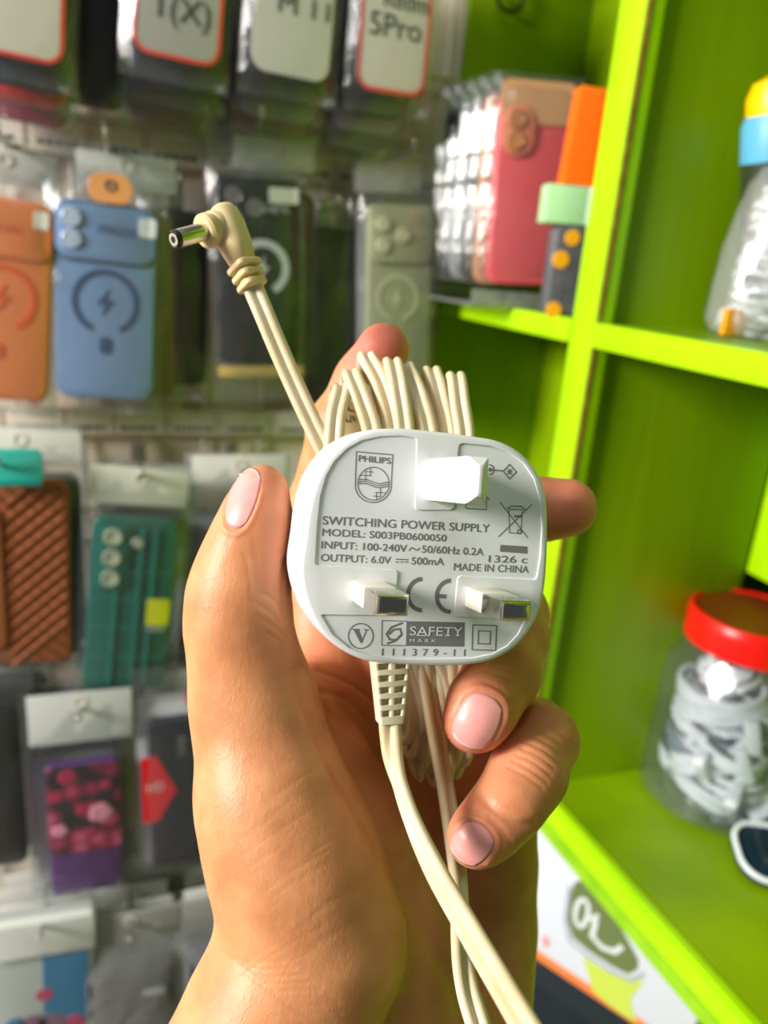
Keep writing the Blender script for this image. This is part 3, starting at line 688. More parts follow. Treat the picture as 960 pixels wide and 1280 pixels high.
# ribs of the leather, modelled
bm = bmesh.new()
for i in range(13):
    z = -h * .46 + i * h * .072
    a = Vector((-w * .02, -.0004, z - .006)); b_ = Vector((w * .46, -.0004, z + w * .36))
    if b_.z > h * .46: k_ = (h * .46 - a.z) / (b_.z - a.z); b_ = a + (b_ - a) * k_
    if b_.z > a.z: sweep(bm, [a, b_], circ(.0013, 6))
bm_obj('rib', bm, lea, r)['kind'] = 'stuff'
hook(c, h, t, Y3, up=.012); behind(c, w, h, t, Y3, 3, [blk, gryc, blk], 'cases hidden behind the leather case', 'clear-bagged phone case hanging behind the brown leather one', dx=.004)
q = WY(10, 583, Y3 - .012)
tg = empty('teal_tag', q, 'translucent teal plastic tag hung above the brown leather case', 'tag')
slab('tag_plate', round_rect(.046, .026, .006), -.002, .002, cm('teal_clear', (64, 190, 180), .2), tg, .001); box('tag_edge', -.022, .022, -.0028, .001, -.014, -.010, cm('teal_edge', (10, 150, 140), .3), tg, .0005)

r, c, w, h, t = pack('phone_case_pack', 'dark green ridged phone case with yellow sticker', (172, 648), (154, 862), 101, Y3, None)
gg = cm('green', (8, 96, 84), .35)
slab('case_back', round_rect(w, h, .009), 0, .010, gg, r, .0025, 3)
bm = bmesh.new()
for xx_ in (-.18, .08, .24): box_bm(bm, w * xx_ - .0016, w * xx_ + .0016, -.0022, .001, -h * .47, h * .45, .001)
for zz_ in (-.3, -.12, .04, .2): box_bm(bm, -w * .44, w * .46, -.0012, .001, h * zz_ - .001, h * zz_ + .001, .0005)
bm_obj('ridge', bm, cm('green_ridge', (14, 116, 100), .3), r)['kind'] = 'stuff'
slab('camera_plateau', round_rect(w * .36, h * .36, .006, cx=-w * .24, cy=h * .28), -.0026, .0005, cm('green_plate', (10, 104, 90), .3), r, .001)
cream = cm('lens_cream', (168, 176, 150), .3)
for zz_ in (.40, .285, .17): lens(r, -w * .26, h * zz_, .0072, cream, y=-.0026)
lens(r, w * .02, h * .37, .0045, cream, y=-.001)
slab('sticker', round_rect(w * .27, h * .155, .002, cx=w * .33, cy=h * -.02), -.0034, -.0026, mat('sticker_yellow', s2l(222, 226, 0), .4), r, .0001, 1)
word(r, 'NEW', w * .33, -h * .12, .005, .014, M['card'], y=-.0028)
bag(w * 1.12, h, r, .042, hdr=cm('header_cream', (210, 212, 196), .5), hh=.030); hook(c, h, t, Y3); behind(c, w, h, t, Y3, 3, [blk, gryc, blk], 'cases hidden behind the dark green case', 'clear-bagged phone case hanging behind the dark green one', dx=.005)
r, c, w, h, t = pack('phone_case_pack', 'grey bagged phone case half hidden by the thumb', (300, 640), (296, 850), 100, Y3 + .02, None)
case(r, w, h, cm('charcoal', (44, 46, 50), .3), plateau=(-w * .45, 0, h * .2, h * .46, .007), lenses=((-w * .25, h * .38, .006), (-w * .25, h * .28, .006)))
bag(w * 1.1, h, r, .05, 'film_milky', hdr=M['card']); hook(c, h, t, Y3 + .02); behind(c, w, h, t, Y3 + .02, 2, [gryc, blk], 'cases hidden behind the case by the thumb', 'clear-bagged phone case hanging behind the grey one by the thumb')

# -- row 4
Y4 = .585
def floral():
    m = bpy.data.materials.new('floral_print'); m.use_nodes = True; nt = m.node_tree; b = nt.nodes['Principled BSDF']; b.inputs['Roughness'].default_value = .35
    tc = nt.nodes.new('ShaderNodeTexCoord')
    v = nt.nodes.new('ShaderNodeTexVoronoi'); v.inputs['Scale'].default_value = 55; nt.links.new(tc.outputs['Object'], v.inputs['Vector'])
    r1 = nt.nodes.new('ShaderNodeValToRGB'); r1.color_ramp.interpolation = 'LINEAR'; e = r1.color_ramp.elements
    e[0].position = 0; e[0].color = (*s2l(226, 120, 150), 1); e[1].position = .62; e[1].color = (*s2l(24, 16, 26), 1)
    x = e.new(.35); x.color = (*s2l(176, 26, 84), 1)
    nt.links.new(v.outputs['Distance'], r1.inputs[0]); nt.links.new(r1.outputs[0], b.inputs['Base Color']); return m
r, c, w, h, t = pack('phone_case_pack', 'pink flower print phone case with purple lower third, white header', (103, 955), (110, 1114), 86, Y4, None)
slab('case_back', round_rect(w, h, .006), 0, .010, cm('purple', (86, 38, 112), .35), r, .0025, 3)
slab('flower_print', round_rect(w * .98, h * .66, .005, cy=h * .165), -.0006, .0005, floral(), r, .0002, 1)
rf = random.Random(5)
fl = [cm('rose', (214, 70, 120)), cm('pink', (236, 150, 176)), cm('crimson', (180, 20, 76))]
for (fx, fz, fr) in ((-.2, .42, .0075), (.22, .12, .010), (-.02, .16, .006), (-.34, .02, .0065), (.3, .33, .005), (.08, -.03, .006), (-.36, .28, .006)):
    bm = bmesh.new()
    for k_ in range(5):
        a = k_ * 2 * PI / 5; bmesh.ops.create_uvsphere(bm, u_segments=8, v_segments=5, radius=fr * .55, matrix=Matrix.Translation((fx * w + math.cos(a) * fr * .5, -.0008, fz * h + math.sin(a) * fr * .5)) @ Matrix.Diagonal((1, .12, 1, 1)))
    bm_obj('flower', bm, rf.choice(fl), r, smooth=True)
bag(w * 1.35, h * 1.08, r, .062, hdr=cm('header_white', (206, 208, 206), .45), hh=.046); hook(c, h, t, Y4, up=.05); behind(c, w * 1.2, h, t, Y4, 3, [gryc, clr, blk], 'cases hidden behind the flower print case', 'clear-bagged phone case hanging behind the flower print one', dx=-.003, up=.055)

r, c, w, h, t = pack('phone_case_pack', 'matt black phone case with red diamond sticker, white and red header', (245, 897), (247, 1076), 112, Y4, None)
case(r, w, h, cm('matt_black', (22, 27, 36), .5), r=.006)
slab('white_board', round_rect(w * 1.16, h * 1.14, .008, cy=.008, cx=-w * .04), .0102, .012, cm('board', (214, 210, 216), .5), r, .0004)
slab('red_diamond', [(-w * .58, 0), (-w * .58, h * .28), (-w * .42, h * .28), (-w * .22, h * .04), (-w * .42, -h * .16), (-w * .58, -h * .16)], -.0012, 0, mat('sticker_red', s2l(226, 18, 38), .35), r, .0002, 1)
word(r, 'HD', -w * .44, h * .08, .009, .014, M['card'], y=-.0014); word(r, 'CASE', -w * .16, h * .33, .006, .02, gryc, y=-.0006, rot=PI / 2)
slab('red_panel', round_rect(w * .42, .014, .002, cx=w * .12, cy=h / 2 + .015), .008, .0102, cm('red_panel', (222, 20, 44), .4), r, .0002, 1)
bag(w * 1.14, h * 1.06, r, .045); hook(c, h, t, Y4, up=.03); behind(c, w, h, t, Y4, 3, [gryc, clr, blk], 'cases hidden behind the red diamond sticker case', 'clear-bagged phone case hanging behind the red diamond one')
r, c, w, h, t = pack('phone_case_pack', 'black bagged phone case cut by the left edge, beside the flower print one', (-22, 880), (-14, 1085), 92, Y4 + .01, None)
case(r, w, h, blk, r=.007, plateau=(-w * .45, w * .4, h * .2, h * .46, .007)); bag(w, h, r, .045); hook(c, h, t, Y4 + .01); behind(c, w, h, t, Y4 + .01, 3, [blk, nav, blk], 'cases hidden behind the black case at the left edge', 'clear-bagged phone case hanging behind the black one at the left edge', dx=.004)

# -- added dark packs hung deeper, darkening the gaps where shade falls between front ones
smoke_b = cm('gap_shade_brown', (40, 32, 28), .3)
for lab, tp, bt, wp, Yd, mm_ in (('added dark brown case darkening the gap between the blue and glossy black cases', (222, 262), (221, 482), 74, .652, smoke_b), ('added black case darkening the gap between the glossy black and sage cases', (414, 285), (410, 512), 84, .652, blk),
                            ('added dark brown case darkening the top row gap, left of the insert marked 1(X)', (118, -110), (112, 132), 82, .640, smoke_b), ('added black case darkening the top row gap, right of the insert marked 1(X)', (312, -90), (298, 140), 66, .655, blk)):
    r, c, w, h, t = pack('phone_case_pack', lab, tp, bt, wp, Yd, None)
    slab('case_back', round_rect(w, h, .009), 0, .010, mm_, r, .0025, 3); slab('camera_plateau', round_rect(w * .5, h * .24, .007, cx=-w * .2, cy=h * .33), -.0026, .0005, mm_, r, .001)
    bag(w, h, r, .02); hook(c, h, t, Yd, up=.012)

# -- row 5
Y5 = .57
r, c, w, h, t = pack('phone_case_pack', 'white boxed phone case with blue and pink picture, bottom left corner', (54, 1188), (60, 1400), 112, Y5, None)
slab('box_front', round_rect(w, h, .004), 0, .014, cm('box_white', (196, 202, 196), .45), r, .001)
slab('blue_picture', round_rect(w * .46, h * .42, .002, cx=w * .22, cy=h * .27), -.0008, .0002, cm('sky_blue', (44, 134, 180), .4), r, .0002, 1)
for (a_, b_, rr2, cc) in ((.0, .26, .007, 'rose'), (-.12, .10, .012, 'mauve'), (.06, .08, .013, 'mauve'), (.3, .07, .009, 'rose'), (-.3, .12, .008, 'sky_blue')):
    mm = cm(cc, (150, 110, 130)); slab('picture_patch', round_rect(rr2 * 2, rr2 * 2, rr2 * .98, cx=a_ * w, cy=b_ * h), -.0013, -.0006, mm, r, .0002, 1)
slab('lid_panel', round_rect(w * 1.04, .038, .004, cy=h / 2 + .016), -.004, .014, cm('lid_white', (214, 216, 210), .4), r, .001)
bag(w * 1.05, h, r, .045); hook(c, h, t, Y5, up=.03); behind(c, w, h, t, Y5, 3, [gryc, blk, clr], 'cases hidden behind the white boxed case', 'clear-bagged phone case hanging behind the white boxed one')
r, c, w, h, t = pack('phone_case_pack', 'black bagged phone case in the bottom row, third row peg from the wrist', (164, 1206), (170, 1400), 104, Y5, None)
r['label'] = 'black phone case with small white label under a grey header, bottom row'
case(r, w, h, cm('blue_black', (20, 26, 34), .25), r=.010, plateau=(-w * .46, w * .46, h * .22, h * .47, .008))
slab('sticker', round_rect(.019, .007, .001, cx=w * .24, cy=h * .33), -.0038, -.0028, cm('sticker_pale', (196, 200, 206), .3), r, .0001, 1)
word(r, 'BLACK', w * .05, h * .16, .005, .02, gryc, y=-.0006)
bag(w * 1.08, h, r, .058, 'film_milky', hdr=cm('header_grey', (150, 150, 144), .4), hh=.030); hook(c, h, t, Y5, up=.045); behind(c, w, h, t, Y5, 4, [cm('deep_teal', (30, 66, 60)), gryc, blk], 'cases hidden behind the black bottom-row case', 'clear-bagged phone case hanging behind the bottom-row black one', dz=.008)
r, c, w, h, t = pack('phone_case_pack', 'navy blue bagged phone case beside the wrist, bottom row', (292, 1178), (292, 1380), 112, Y5, None)
case(r, w, h, nav, r=.010, plateau=(-w * .46, w * .1, h * .2, h * .47, .008), lenses=((-w * .3, h * .38, .007), (-w * .3, h * .27, .007)))
bag(w * 1.05, h, r, .058, 'film_milky', hdr=cm('header_grey', (150, 150, 144), .4), hh=.026); hook(c, h, t, Y5, up=.045); behind(c, w, h, t, Y5, 3, [blk, gryc, nav], 'cases hidden behind the navy case', 'clear-bagged phone case hanging behind the navy one by the wrist', dz=.008)

# -- case packs standing on the upper shelf of the far cell
pk = cm('coral_pink', (232, 92, 100), .35)
Y6 = .545
c, w, h, t = frame_of((664, 112), (650, 372), 108, Y6)
for i in range(5):
    y = Y6 + i * .0185; x = c.x + .004 - i * .002
    r = empty('standing_case_pack', (x, y, ZS + h / 2 + .0125), 'frontmost standing pack with a coral pink phone case, upper green shelf' if i == 0 else ('tan', 'black', 'grey', 'rearmost black')[i - 1] + ' case pack standing ' + ('directly', 'second', 'third', 'last')[i - 1] + ' behind the coral pink one', 'phone case', None if i == 0 else 'packs standing behind the coral pink case', rot=(-.04, t * .4, math.radians(-9)))
    hh_ = h * (.93 if i == 0 else .96 - .01 * i)
    slab('case_back', round_rect(w * .9, hh_, .010), 0, .010, [pk, tan, blk, gryc, blk][i], r, .0025, 3)
    if i == 0:
        slab('camera_plateau', round_rect(w * .4, h * .24, .012, cx=-w * .22, cy=h * .28), -.003, .0005, cm('peach', (226, 138, 104), .35), r, .001)
        for zz_ in (.33, .23): lens(r, -w * .26, h * zz_, .0066, cm('lens_tan', (188, 128, 84), .3), y=-.003)
        slab('paper_band', round_rect(w * .88, h * .2, .006, cy=h * .5 - .012), -.0014, .0002, cm('kraft', (206, 156, 110), .5), r, .0002, 1)
    bag(w * .95, h * .94, r, .012, 'film', down=.0)
bx_ = empty('cardboard_tray', (c.x - .002, Y6 + .055, ZS), 'clear plastic tray under the standing case packs', 'tray')
box('tray_floor', -w * .56, w * .50, -.062, .062, 0, .002, M['film_milky'], bx_, .0005)
for s_ in (-1, 1): box('tray_side', -w * .56, w * .50, s_ * .062 - .001, s_ * .062 + .001, .002, .012, M['film_milky'], bx_, .0004)
# ------------------------------------------------------------------ power adapter held in the hand
mm = .001
fn = (CR * math.sin(math.radians(15)) - CU * .045 - CF * math.cos(math.radians(15))).normalized()
fc = P(533, 683, 155)
face = Plane(fc, fn); rec = Plane(fc - fn * .3 * mm, fn)
ad = empty('power_adapter', P(533, 832, 160), 'white three-pin power adapter with printed face, held up by the hand', 'adapter')
out_px = [(374, 715), (379, 672), (386, 627), (400, 588), (424, 557), (456, 539), (495, 535), (545, 539), (592, 545), (627, 552), (656, 569), (675, 594), (684, 622), (686, 662), (685, 705), (681, 742), (670, 777), (648, 807), (619, 825), (585, 832), (540, 833), (495, 831), (458, 827), (427, 813), (401, 790), (383, 757)]
fu = (face.hit(612, 666) - face.hit(402, 656)).normalized(); fv = fn.cross(fu).normalized()
if fv.dot(CU) < 0: fv = -fv
def to_uv(p): q = p - fc; return Vector((q.dot(fu), q.dot(fv)))
def from_uv(u, v, n=0.0): return fc + fu * u + fv * v + fn * n
oc = [Vector(q) for q in catmull([to_uv(face.hit(*p)) for p in out_px], 4, closed=True)]
def poly_off(pts, d):
    n = len(pts); out = []; s = sum(pts[i].x * pts[(i + 1) % n].y - pts[(i + 1) % n].x * pts[i].y for i in range(n)); sg = 1 if s > 0 else -1
    for i in range(n):
        t = (pts[(i + 1) % n] - pts[i - 1]).normalized(); out.append(pts[i] + Vector((-t.y, t.x)) * d * sg)
    return out
def rounded(pts, n=5):
    """pts: (x, y, r) in pixels -> polygon with rounded corners"""
    out = []; N = len(pts)
    for i in range(N):
        p = Vector(pts[i][:2]); r = pts[i][2] if len(pts[i]) > 2 else 0
        if not r: out.append(p); continue
        a = Vector(pts[i - 1][:2]); b = Vector(pts[(i + 1) % N][:2]); da = (a - p).normalized(); db = (b - p).normalized()
        s = p + da * r; e = p + db * r
        for k in range(n + 1): t = k / n; out.append(s * (1 - t) ** 2 + p * 2 * t * (1 - t) + e * t * t)
    return out
rim = [(393, 707, 5), (396, 655), (400, 620), (407, 595), (418, 576), (434, 560), (452, 550), (475, 545), (500, 544), (522, 547, 6), (519, 637, 5), (567, 637, 6), (573, 553, 8), (612, 557), (636, 565), (655, 579), (668, 598), (675, 622), (678, 660), (676, 695), (671, 725, 5), (573, 720, 5),
       (568, 770, 5), (657, 775, 4), (648, 793), (634, 808), (615, 818), (590, 823), (545, 824), (500, 824), (462, 820), (436, 810), (415, 793), (400, 768, 4), (492, 769, 5), (497, 713, 5)]
rc = [to_uv(face.hit(*p)) for p in rounded(rim)]
bm = bmesh.new()
prof = [(1.05, 0), (.6, .12), (.22, .42), (.03, .95), (0, 1.7), (-.15, 8), (-.15, 14), (.1, 19), (.5, 22), (1.3, 24), (2.6, 25.2), (4.5, 25.8)]
rings = [[bm.verts.new(from_uv(q.x, q.y, -dep * mm)) for q in poly_off(oc, ins * mm)] for ins, dep in prof]
n = len(oc)
for A_, B_ in zip(rings[:-1], rings[1:]):
    for i in range(n): bm.faces.new((A_[i], A_[(i + 1) % n], B_[(i + 1) % n], B_[i]))
bm.faces.new(rings[-1])
top = [bm.verts.new(from_uv(q.x, q.y, 0)) for q in rc]; mid = [bm.verts.new(from_uv(q.x, q.y, -.3 * mm)) for q in poly_off(rc, .12 * mm)]
k = len(top); hole_e = []
for i in range(k):
    hole_e.append(bm.edges.new((top[i], top[(i + 1) % k]))); bm.faces.new((top[i], top[(i + 1) % k], mid[(i + 1) % k], mid[i]))
outer_e = [bm.edges.get((rings[0][i], rings[0][(i + 1) % n])) for i in range(n)]
bmesh.ops.triangle_fill(bm, edges=outer_e + hole_e, use_beauty=True, normal=fn)
# drop any triangle that fell inside the recess opening
def inside(pt, poly):
    c = False; j = len(poly) - 1
    for i in range(len(poly)):
        if (poly[i].y > pt.y) != (poly[j].y > pt.y) and pt.x < (poly[j].x - poly[i].x) * (pt.y - poly[i].y) / (poly[j].y - poly[i].y) + poly[i].x: c = not c
        j = i
    return c
ts = set(top); bad = [f for f in bm.faces if len(f.verts) == 3 and all(v in ts for v in f.verts) and inside(to_uv(f.calc_center_median()), rc)]
bmesh.ops.delete(bm, geom=bad, context='FACES_ONLY')
housing = auto_smooth(bm_obj('housing', bm, M['plastic'], ad, world=True), 30)
bm = bmesh.new(); q2 = poly_off(rc, -.05 * mm)
bm.faces.new([bm.verts.new(from_uv(q.x, q.y, -.3 * mm)) for q in q2]); bmesh.ops.triangulate(bm, faces=bm.faces[:])
bm_obj('label_recess', bm, M['plastic_floor'], housing, world=True)

# pins
def pin(name, px, w, h, L, m, tipm=None, Lw=0, label=None, bev=.0009):
    c = to_uv(face.hit(*px)); Mx = Matrix((fu, fv, fn)).transposed().to_4x4(); Mx.translation = from_uv(c.x, c.y, 0)
    bm = bmesh.new()
    if tipm is None:
        box_bm(bm, -w / 2, w / 2, -h / 2, h / 2, -.001, L, 0, mat=None)
        for v in bm.verts:
            pass
        tv = [v for v in bm.verts if v.co.z > L / 2]; te = [e for e in bm.edges if all(v in tv for v in e.verts)]
        bmesh.ops.bevel(bm, geom=te, offset=bev, segments=1, affect='EDGES'); bmesh.ops.bevel(bm, geom=bm.edges[:], offset=.00018, segments=2, affect='EDGES')
        bmesh.ops.transform(bm, matrix=Mx, verts=bm.verts); o = auto_smooth(bm_obj(name, bm, m, ad, world=True), 25)
    else:
        box_bm(bm, -w / 2, w / 2, -h / 2, h / 2, -.001, Lw, .00015, mat=Mx); o = auto_smooth(bm_obj(name, bm, m, ad, world=True), 25)
        bm = bmesh.new(); box_bm(bm, -w / 2 + .00006, w / 2 - .00006, -h / 2 + .00006, h / 2 - .00006, Lw - .0005, L, 0)
        tv = [v for v in bm.verts if v.co.z > (L + Lw) / 2]; te = [e for e in bm.edges if all(v in tv for v in e.verts)]
        bmesh.ops.bevel(bm, geom=te, offset=.0012, segments=3, profile=.6, affect='EDGES'); bmesh.ops.bevel(bm, geom=[e for e in bm.edges if e.calc_length() > .003], offset=.00015, segments=2, affect='EDGES')
        bmesh.ops.transform(bm, matrix=Mx, verts=bm.verts); auto_smooth(bm_obj('metal_tip', bm, tipm, o, world=True), 30)
    if label: o['label'] = label
    return o
pin('pin', (547.5, 600), 4.1 * mm, 8.3 * mm, 22.5 * mm, M['pin_white'], label='all-white plastic earth pin', bev=.0016)
for px in ((461, 739), (600, 746)): pin('pin', px, 6.3 * mm, 4.0 * mm, 17.7 * mm, M['pin_sleeve'], M['chrome'], 8.6 * mm, label='plated metal pin with cream sleeve')
for (x0, y0, x1, y1) in ((434, 716, 489, 764), (572, 724, 630, 766)):
    pass

# print on the face
def T(s, a, b, cap, m=None, bold=.028, **k): return text_on(rec, s, a, b, cap, m or M['print'], housing, off=.00004, bold=bold, **k)
T('SWITCHING POWER SUPPLY', (403, 655.5), (611.5, 665.5), 10.4)
T('MODEL: S003PB0600050', (402.5, 669.5), (557.5, 677), 8.8)
T('INPUT: 100-240V', (401.5, 685.3), (508, 690), 9)
T('50/60Hz 0.2A', (527, 690.8), (604, 694.3), 9)
T('OUTPUT: 6.0V', (400.8, 701.3), (488, 704.8), 9)
T('500mA', (514, 705.5), (554.5, 706.6), 9)
T('1326 c', (610.5, 702.8), (658.5, 704), 8.6)
T('MADE IN CHINA', (567, 713), (660.5, 716.2), 9)
T('PHILIPS', (448, 576.5), (488, 580), 7.4, bold=.06)
T('111379-11', (477, 819.3), (581, 820), 8.6, spacing=1.9)
def S(name, fnc, off=.00005, m=None):
    bm = bmesh.new(); fnc(bm, off); return bm_obj(name, bm, m or M['print'], housing, world=True)
def sinw(x0, y0, x1, amp, n=16, ph=0): return [(x0 + (x1 - x0) * i / n, y0 + 4 * i / n - amp * math.sin(2 * PI * i / n * 1.15 + ph)) for i in range(n + 1)]
def emblem(bm, o):
    stroke_bm(bm, rec, [(445.5, 564.5), (491, 568.5), (489, 607)] + arc(466.5, 607, 22.5, 21, 0, 180, 20)[1:] , 1.3, o, closed=True)
    stroke_bm(bm, rec, arc(466.8, 604.5, 19.6, 20.5, n=36)[:-1], 1.2, o, closed=True)
    for dy in (-2.6, 0, 2.6): stroke_bm(bm, rec, sinw(447.6, 602.5 + dy, 486, 1.8), 1.2, o)
    for a, b in (((457, 588), (457, 601)), ((450, 594), (464, 594.6)), ((463, 585.5), (463, 594)), ((458, 589.6), (466.5, 590)), ((475.5, 609), (475.5, 621)), ((469, 615.5), (483, 616)), ((470.5, 615), (470.5, 624)), ((466.5, 620), (476, 620.6))):
        stroke_bm(bm, rec, [a, b], 1.0, o)
S('shield_emblem', emblem)
S('tilde_symbol', lambda bm, o: stroke_bm(bm, rec, [(511, 688.5), (513.5, 685), (516, 684.8), (520, 687.6), (522.5, 687.6), (524.5, 684.6)], 1.5, o))
def dcs(bm, o):
    stroke_bm(bm, rec, [(494.5, 699), (510.5, 699.6)], 1.3, o)
    for x in (494.5, 500.5, 506.5): stroke_bm(bm, rec, [(x, 702.4), (x + 4, 702.6)], 1.3, o)
S('direct_current_symbol', dcs)
def ce(bm, o):
    stroke_bm(bm, rec, arc(527.5, 743.3, 17.5, 19.6, 90, 270, 18), 5.2, o)
    stroke_bm(bm, rec, arc(563.5, 745.3, 17.5, 19.6, 90, 270, 18), 5.2, o); stroke_bm(bm, rec, [(547, 745), (558, 745.6)], 5, o)
S('conformity_mark', ce)
def vm(bm, o): stroke_bm(bm, rec, arc(450.8, 795, 15.4, 15.6, n=32)[:-1], 1.3, o, closed=True)
S('circle_mark', vm)
def vee(bm, o):
    fill_bm(bm, rec, [(441.5, 786.5), (448, 786.5), (452.8, 799), (451, 804.5)], o); stroke_bm(bm, rec, [(451.5, 803.5), (458, 787.5)], 1.3, o)
    stroke_bm(bm, rec, [(440, 786.5), (449.5, 786.7)], 1.1, o); stroke_bm(bm, rec, [(454.5, 787), (461, 787.2)], 1.1, o)
S('letter_mark', vee)
def saf(bm, o):
    stroke_bm(bm, rec, [(477.5, 775.5), (508.5, 776.5), (508, 807), (477, 806.5)], 1.1, o, closed=True)
    stroke_bm(bm, rec, [(503.5, 778.5), (489, 784), (483, 792.5), (487, 799.5), (495, 799.5), (502, 793), (500, 786), (492, 787), (486, 793)], 2.3, o); stroke_bm(bm, rec, [(502, 793), (494, 801), (483.5, 804.5)], 2.3, o)
    fill_bm(bm, rec, [(509.3, 776.5), (580.8, 778), (580, 808.3), (508.8, 807.2)], o)
S('safety_mark_panel', saf)
text_on(rec, 'SAFETY', (512, 794), (578, 795), 11, M['print_light'], housing, off=.00013)
def serif(bm, o):
    for x0, x1 in ((520.5, 532), (533.5, 536.8), (556, 563), (570, 575)): stroke_bm(bm, rec, [(x0, 794.2), (x1, 794.6)], 1.0, o)
S('serif_strokes', serif, .00014, M['print_light'])
text_on(rec, 'M A R K', (512, 802.8), (545, 803.2), 4.3, M['print_light'], housing, off=.00013)
def dsq(bm, o):
    stroke_bm(bm, rec, [(591, 781), (620.5, 782), (619.5, 813), (590, 812)], 1.3, o, closed=True); stroke_bm(bm, rec, [(598, 788.6), (613, 789), (612.5, 805), (597.5, 804.6)], 1.3, o, closed=True)
S('double_square_symbol', dsq)
def binf(bm, o):
    stroke_bm(bm, rec, [(625, 627.5), (659.5, 672)], 1.2, o); stroke_bm(bm, rec, [(665, 630.5), (623, 671)], 1.2, o)
    stroke_bm(bm, rec, [(636, 637.5), (637, 666), (651, 667), (653, 638)], 1.2, o); stroke_bm(bm, rec, [(634, 635.5), (640, 632.5), (652, 633), (657, 637), (635.5, 636.5)], 1.2, o)
    stroke_bm(bm, rec, arc(649.5, 664.5, 2.6, 2.6, n=12)[:-1], 1.5, o, closed=True); fill_bm(bm, rec, [(643, 644), (652.5, 644.4), (652, 647), (642.8, 646.6)], o)
S('crossed_bin_symbol', binf)
S('solid_bar', lambda bm, o: fill_bm(bm, rec, [(625.5, 681), (659, 683), (659, 692), (625, 689.5)], o))
def pol(bm, o):
    stroke_bm(bm, rec, [(629, 589), (637, 580.5), (645.5, 590), (636.8, 598.5)], 1.5, o, closed=True); stroke_bm(bm, rec, [(629, 588.6), (615, 587.4)], 1.5, o)
    stroke_bm(bm, rec, arc(612, 587, 5.5, 6, -100, 100, 10)[::1], 1.4, o); stroke_bm(bm, rec, [(633, 589.5), (641, 589.7)], 1.1, o); stroke_bm(bm, rec, [(637, 585.5), (637, 593.5)], 1.1, o)
    stroke_bm(bm, rec, [(633.8, 586), (640.2, 593)], 1, o); stroke_bm(bm, rec, [(640.2, 586), (633.8, 593)], 1, o)
    fill_bm(bm, rec, arc(613, 587, 2.6, 2.6, n=12)[:-1], o)
S('polarity_symbol', pol)
def hse(bm, o):
    stroke_bm(bm, rec, [(583, 612), (582.5, 635.5), (608, 637), (608.5, 620)], 1.2, o); stroke_bm(bm, rec, [(580, 624), (595, 612), (612, 624.5)], 1.2, o)
S('indoor_use_symbol', hse)

# strain relief under the housing
rb = P(487, 824, 167)                      # where it leaves the lower wall
rt = P(487, 902, 167.5); ax = (rt - rb); RL = ax.length; ax.normalize()
sx = (fu - ax * fu.dot(ax)).normalized(); sy = ax.cross(sx).normalized(); sy = -sy if sy.dot(CF) > 0 else sy
def RM(x, y, z): return rb + sx * x + sy * y + ax * z
def taper_box(bm, w0, d0, w1, d1, z0, z1, x=0, y=0, r=.0006):
    L0 = [RM(x + a, y + b, z0) for a, b in round_rect(w0, d0, r, 3)]; L1 = [RM(x + a, y + b, z1) for a, b in round_rect(w1, d1, r, 3)]
    V0 = [bm.verts.new(p) for p in L0]; V1 = [bm.verts.new(p) for p in L1]; n = len(V0)
    for i in range(n): bm.faces.new((V0[i], V0[(i + 1) % n], V1[(i + 1) % n], V1[i]))
    bm.faces.new(V0); bm.faces.new(V1)
def wd_(z): return 7.9 * mm + (5.2 - 7.9) * mm * z / RL
bm = bmesh.new(); taper_box(bm, wd_(0) - .0006, .0034, wd_(RL) - .0006, .0026, -.002, RL - .0003, r=.0008)
relief = auto_smooth(bm_obj('strain_relief', bm, M['relief'], ad, world=True))
bm = bmesh.new(); taper_box(bm, .0019, .0062, .0012, .0046, -.002, RL, r=.0005); auto_smooth(bm_obj('spine', bm, M['relief'], relief, world=True))
def skew_rail(s_):
    bm = bmesh.new(); V = []
    for z in (-.002, RL):
        w_ = wd_(z); cx = s_ * (w_ / 2 - .0004); d_ = .0058 - .0013 * z / RL
        V.append([bm.verts.new(RM(cx + a, b, z)) for a, b in round_rect(.0009, d_, .0003, 3)])
    n = len(V[0])
    for i in range(n): bm.faces.new((V[0][i], V[0][(i + 1) % n], V[1][(i + 1) % n], V[1][i]))
    bm.faces.new(V[0]); bm.faces.new(V[1]); auto_smooth(bm_obj('rail', bm, M['relief'], relief, world=True))
skew_rail(-1); skew_rail(1)
for i in range(6):
    z = -.0010 + i * (RL - .0008) / 5; bm = bmesh.new(); w_ = wd_(max(z, 0)) - .0001; th_ = .0011 if i < 5 else .0017
    taper_box(bm, w_, .0060 - .0013 * z / RL, w_ - .0001, .0060 - .0014 * z / RL, z, z + th_, r=.0005)
    auto_smooth(bm_obj('rib', bm, M['relief'], relief, world=True))

# the twin cord: relief -> loop out of the frame -> back up -> wound coil -> plug
SEP = .00262; RAD = .00118
path = []; side = []; tw = []
def seg(pts, mode, n=6):
    """pts in (px, py, z mm, twist deg)"""
    for p in pts: path.append(P(p[0], p[1], p[2])); side.append(mode); tw.append(math.radians(p[3] if len(p) > 3 else 0))
seg([(487, 892, 167.3, 0), (488, 915, 166.5, 10), (491, 945, 164.5, 35), (500, 980, 161, 60), (515, 1025, 156, 50), (545, 1090, 149, 22), (585, 1160, 140, 8), (623, 1225, 131, 0), (664, 1295, 122, -5), (715, 1385, 116, 0), (770, 1480, 118, 0), (790, 1590, 130, 0),
     (740, 1640, 136, 10), (665, 1560, 138, 20), (632, 1450, 141, 15), (612, 1360, 145, 10), (600, 1290, 149, 10), (584, 1235, 154, 25), (576, 1180, 160, 45), (574, 1110, 168, 45), (567, 1050, 176, 40), (557, 985, 184, 42), (547, 930, 186, 48), (538, 880, 188, 50), (531, 830, 190, 40), (526, 770, 191, 10)], 'path')
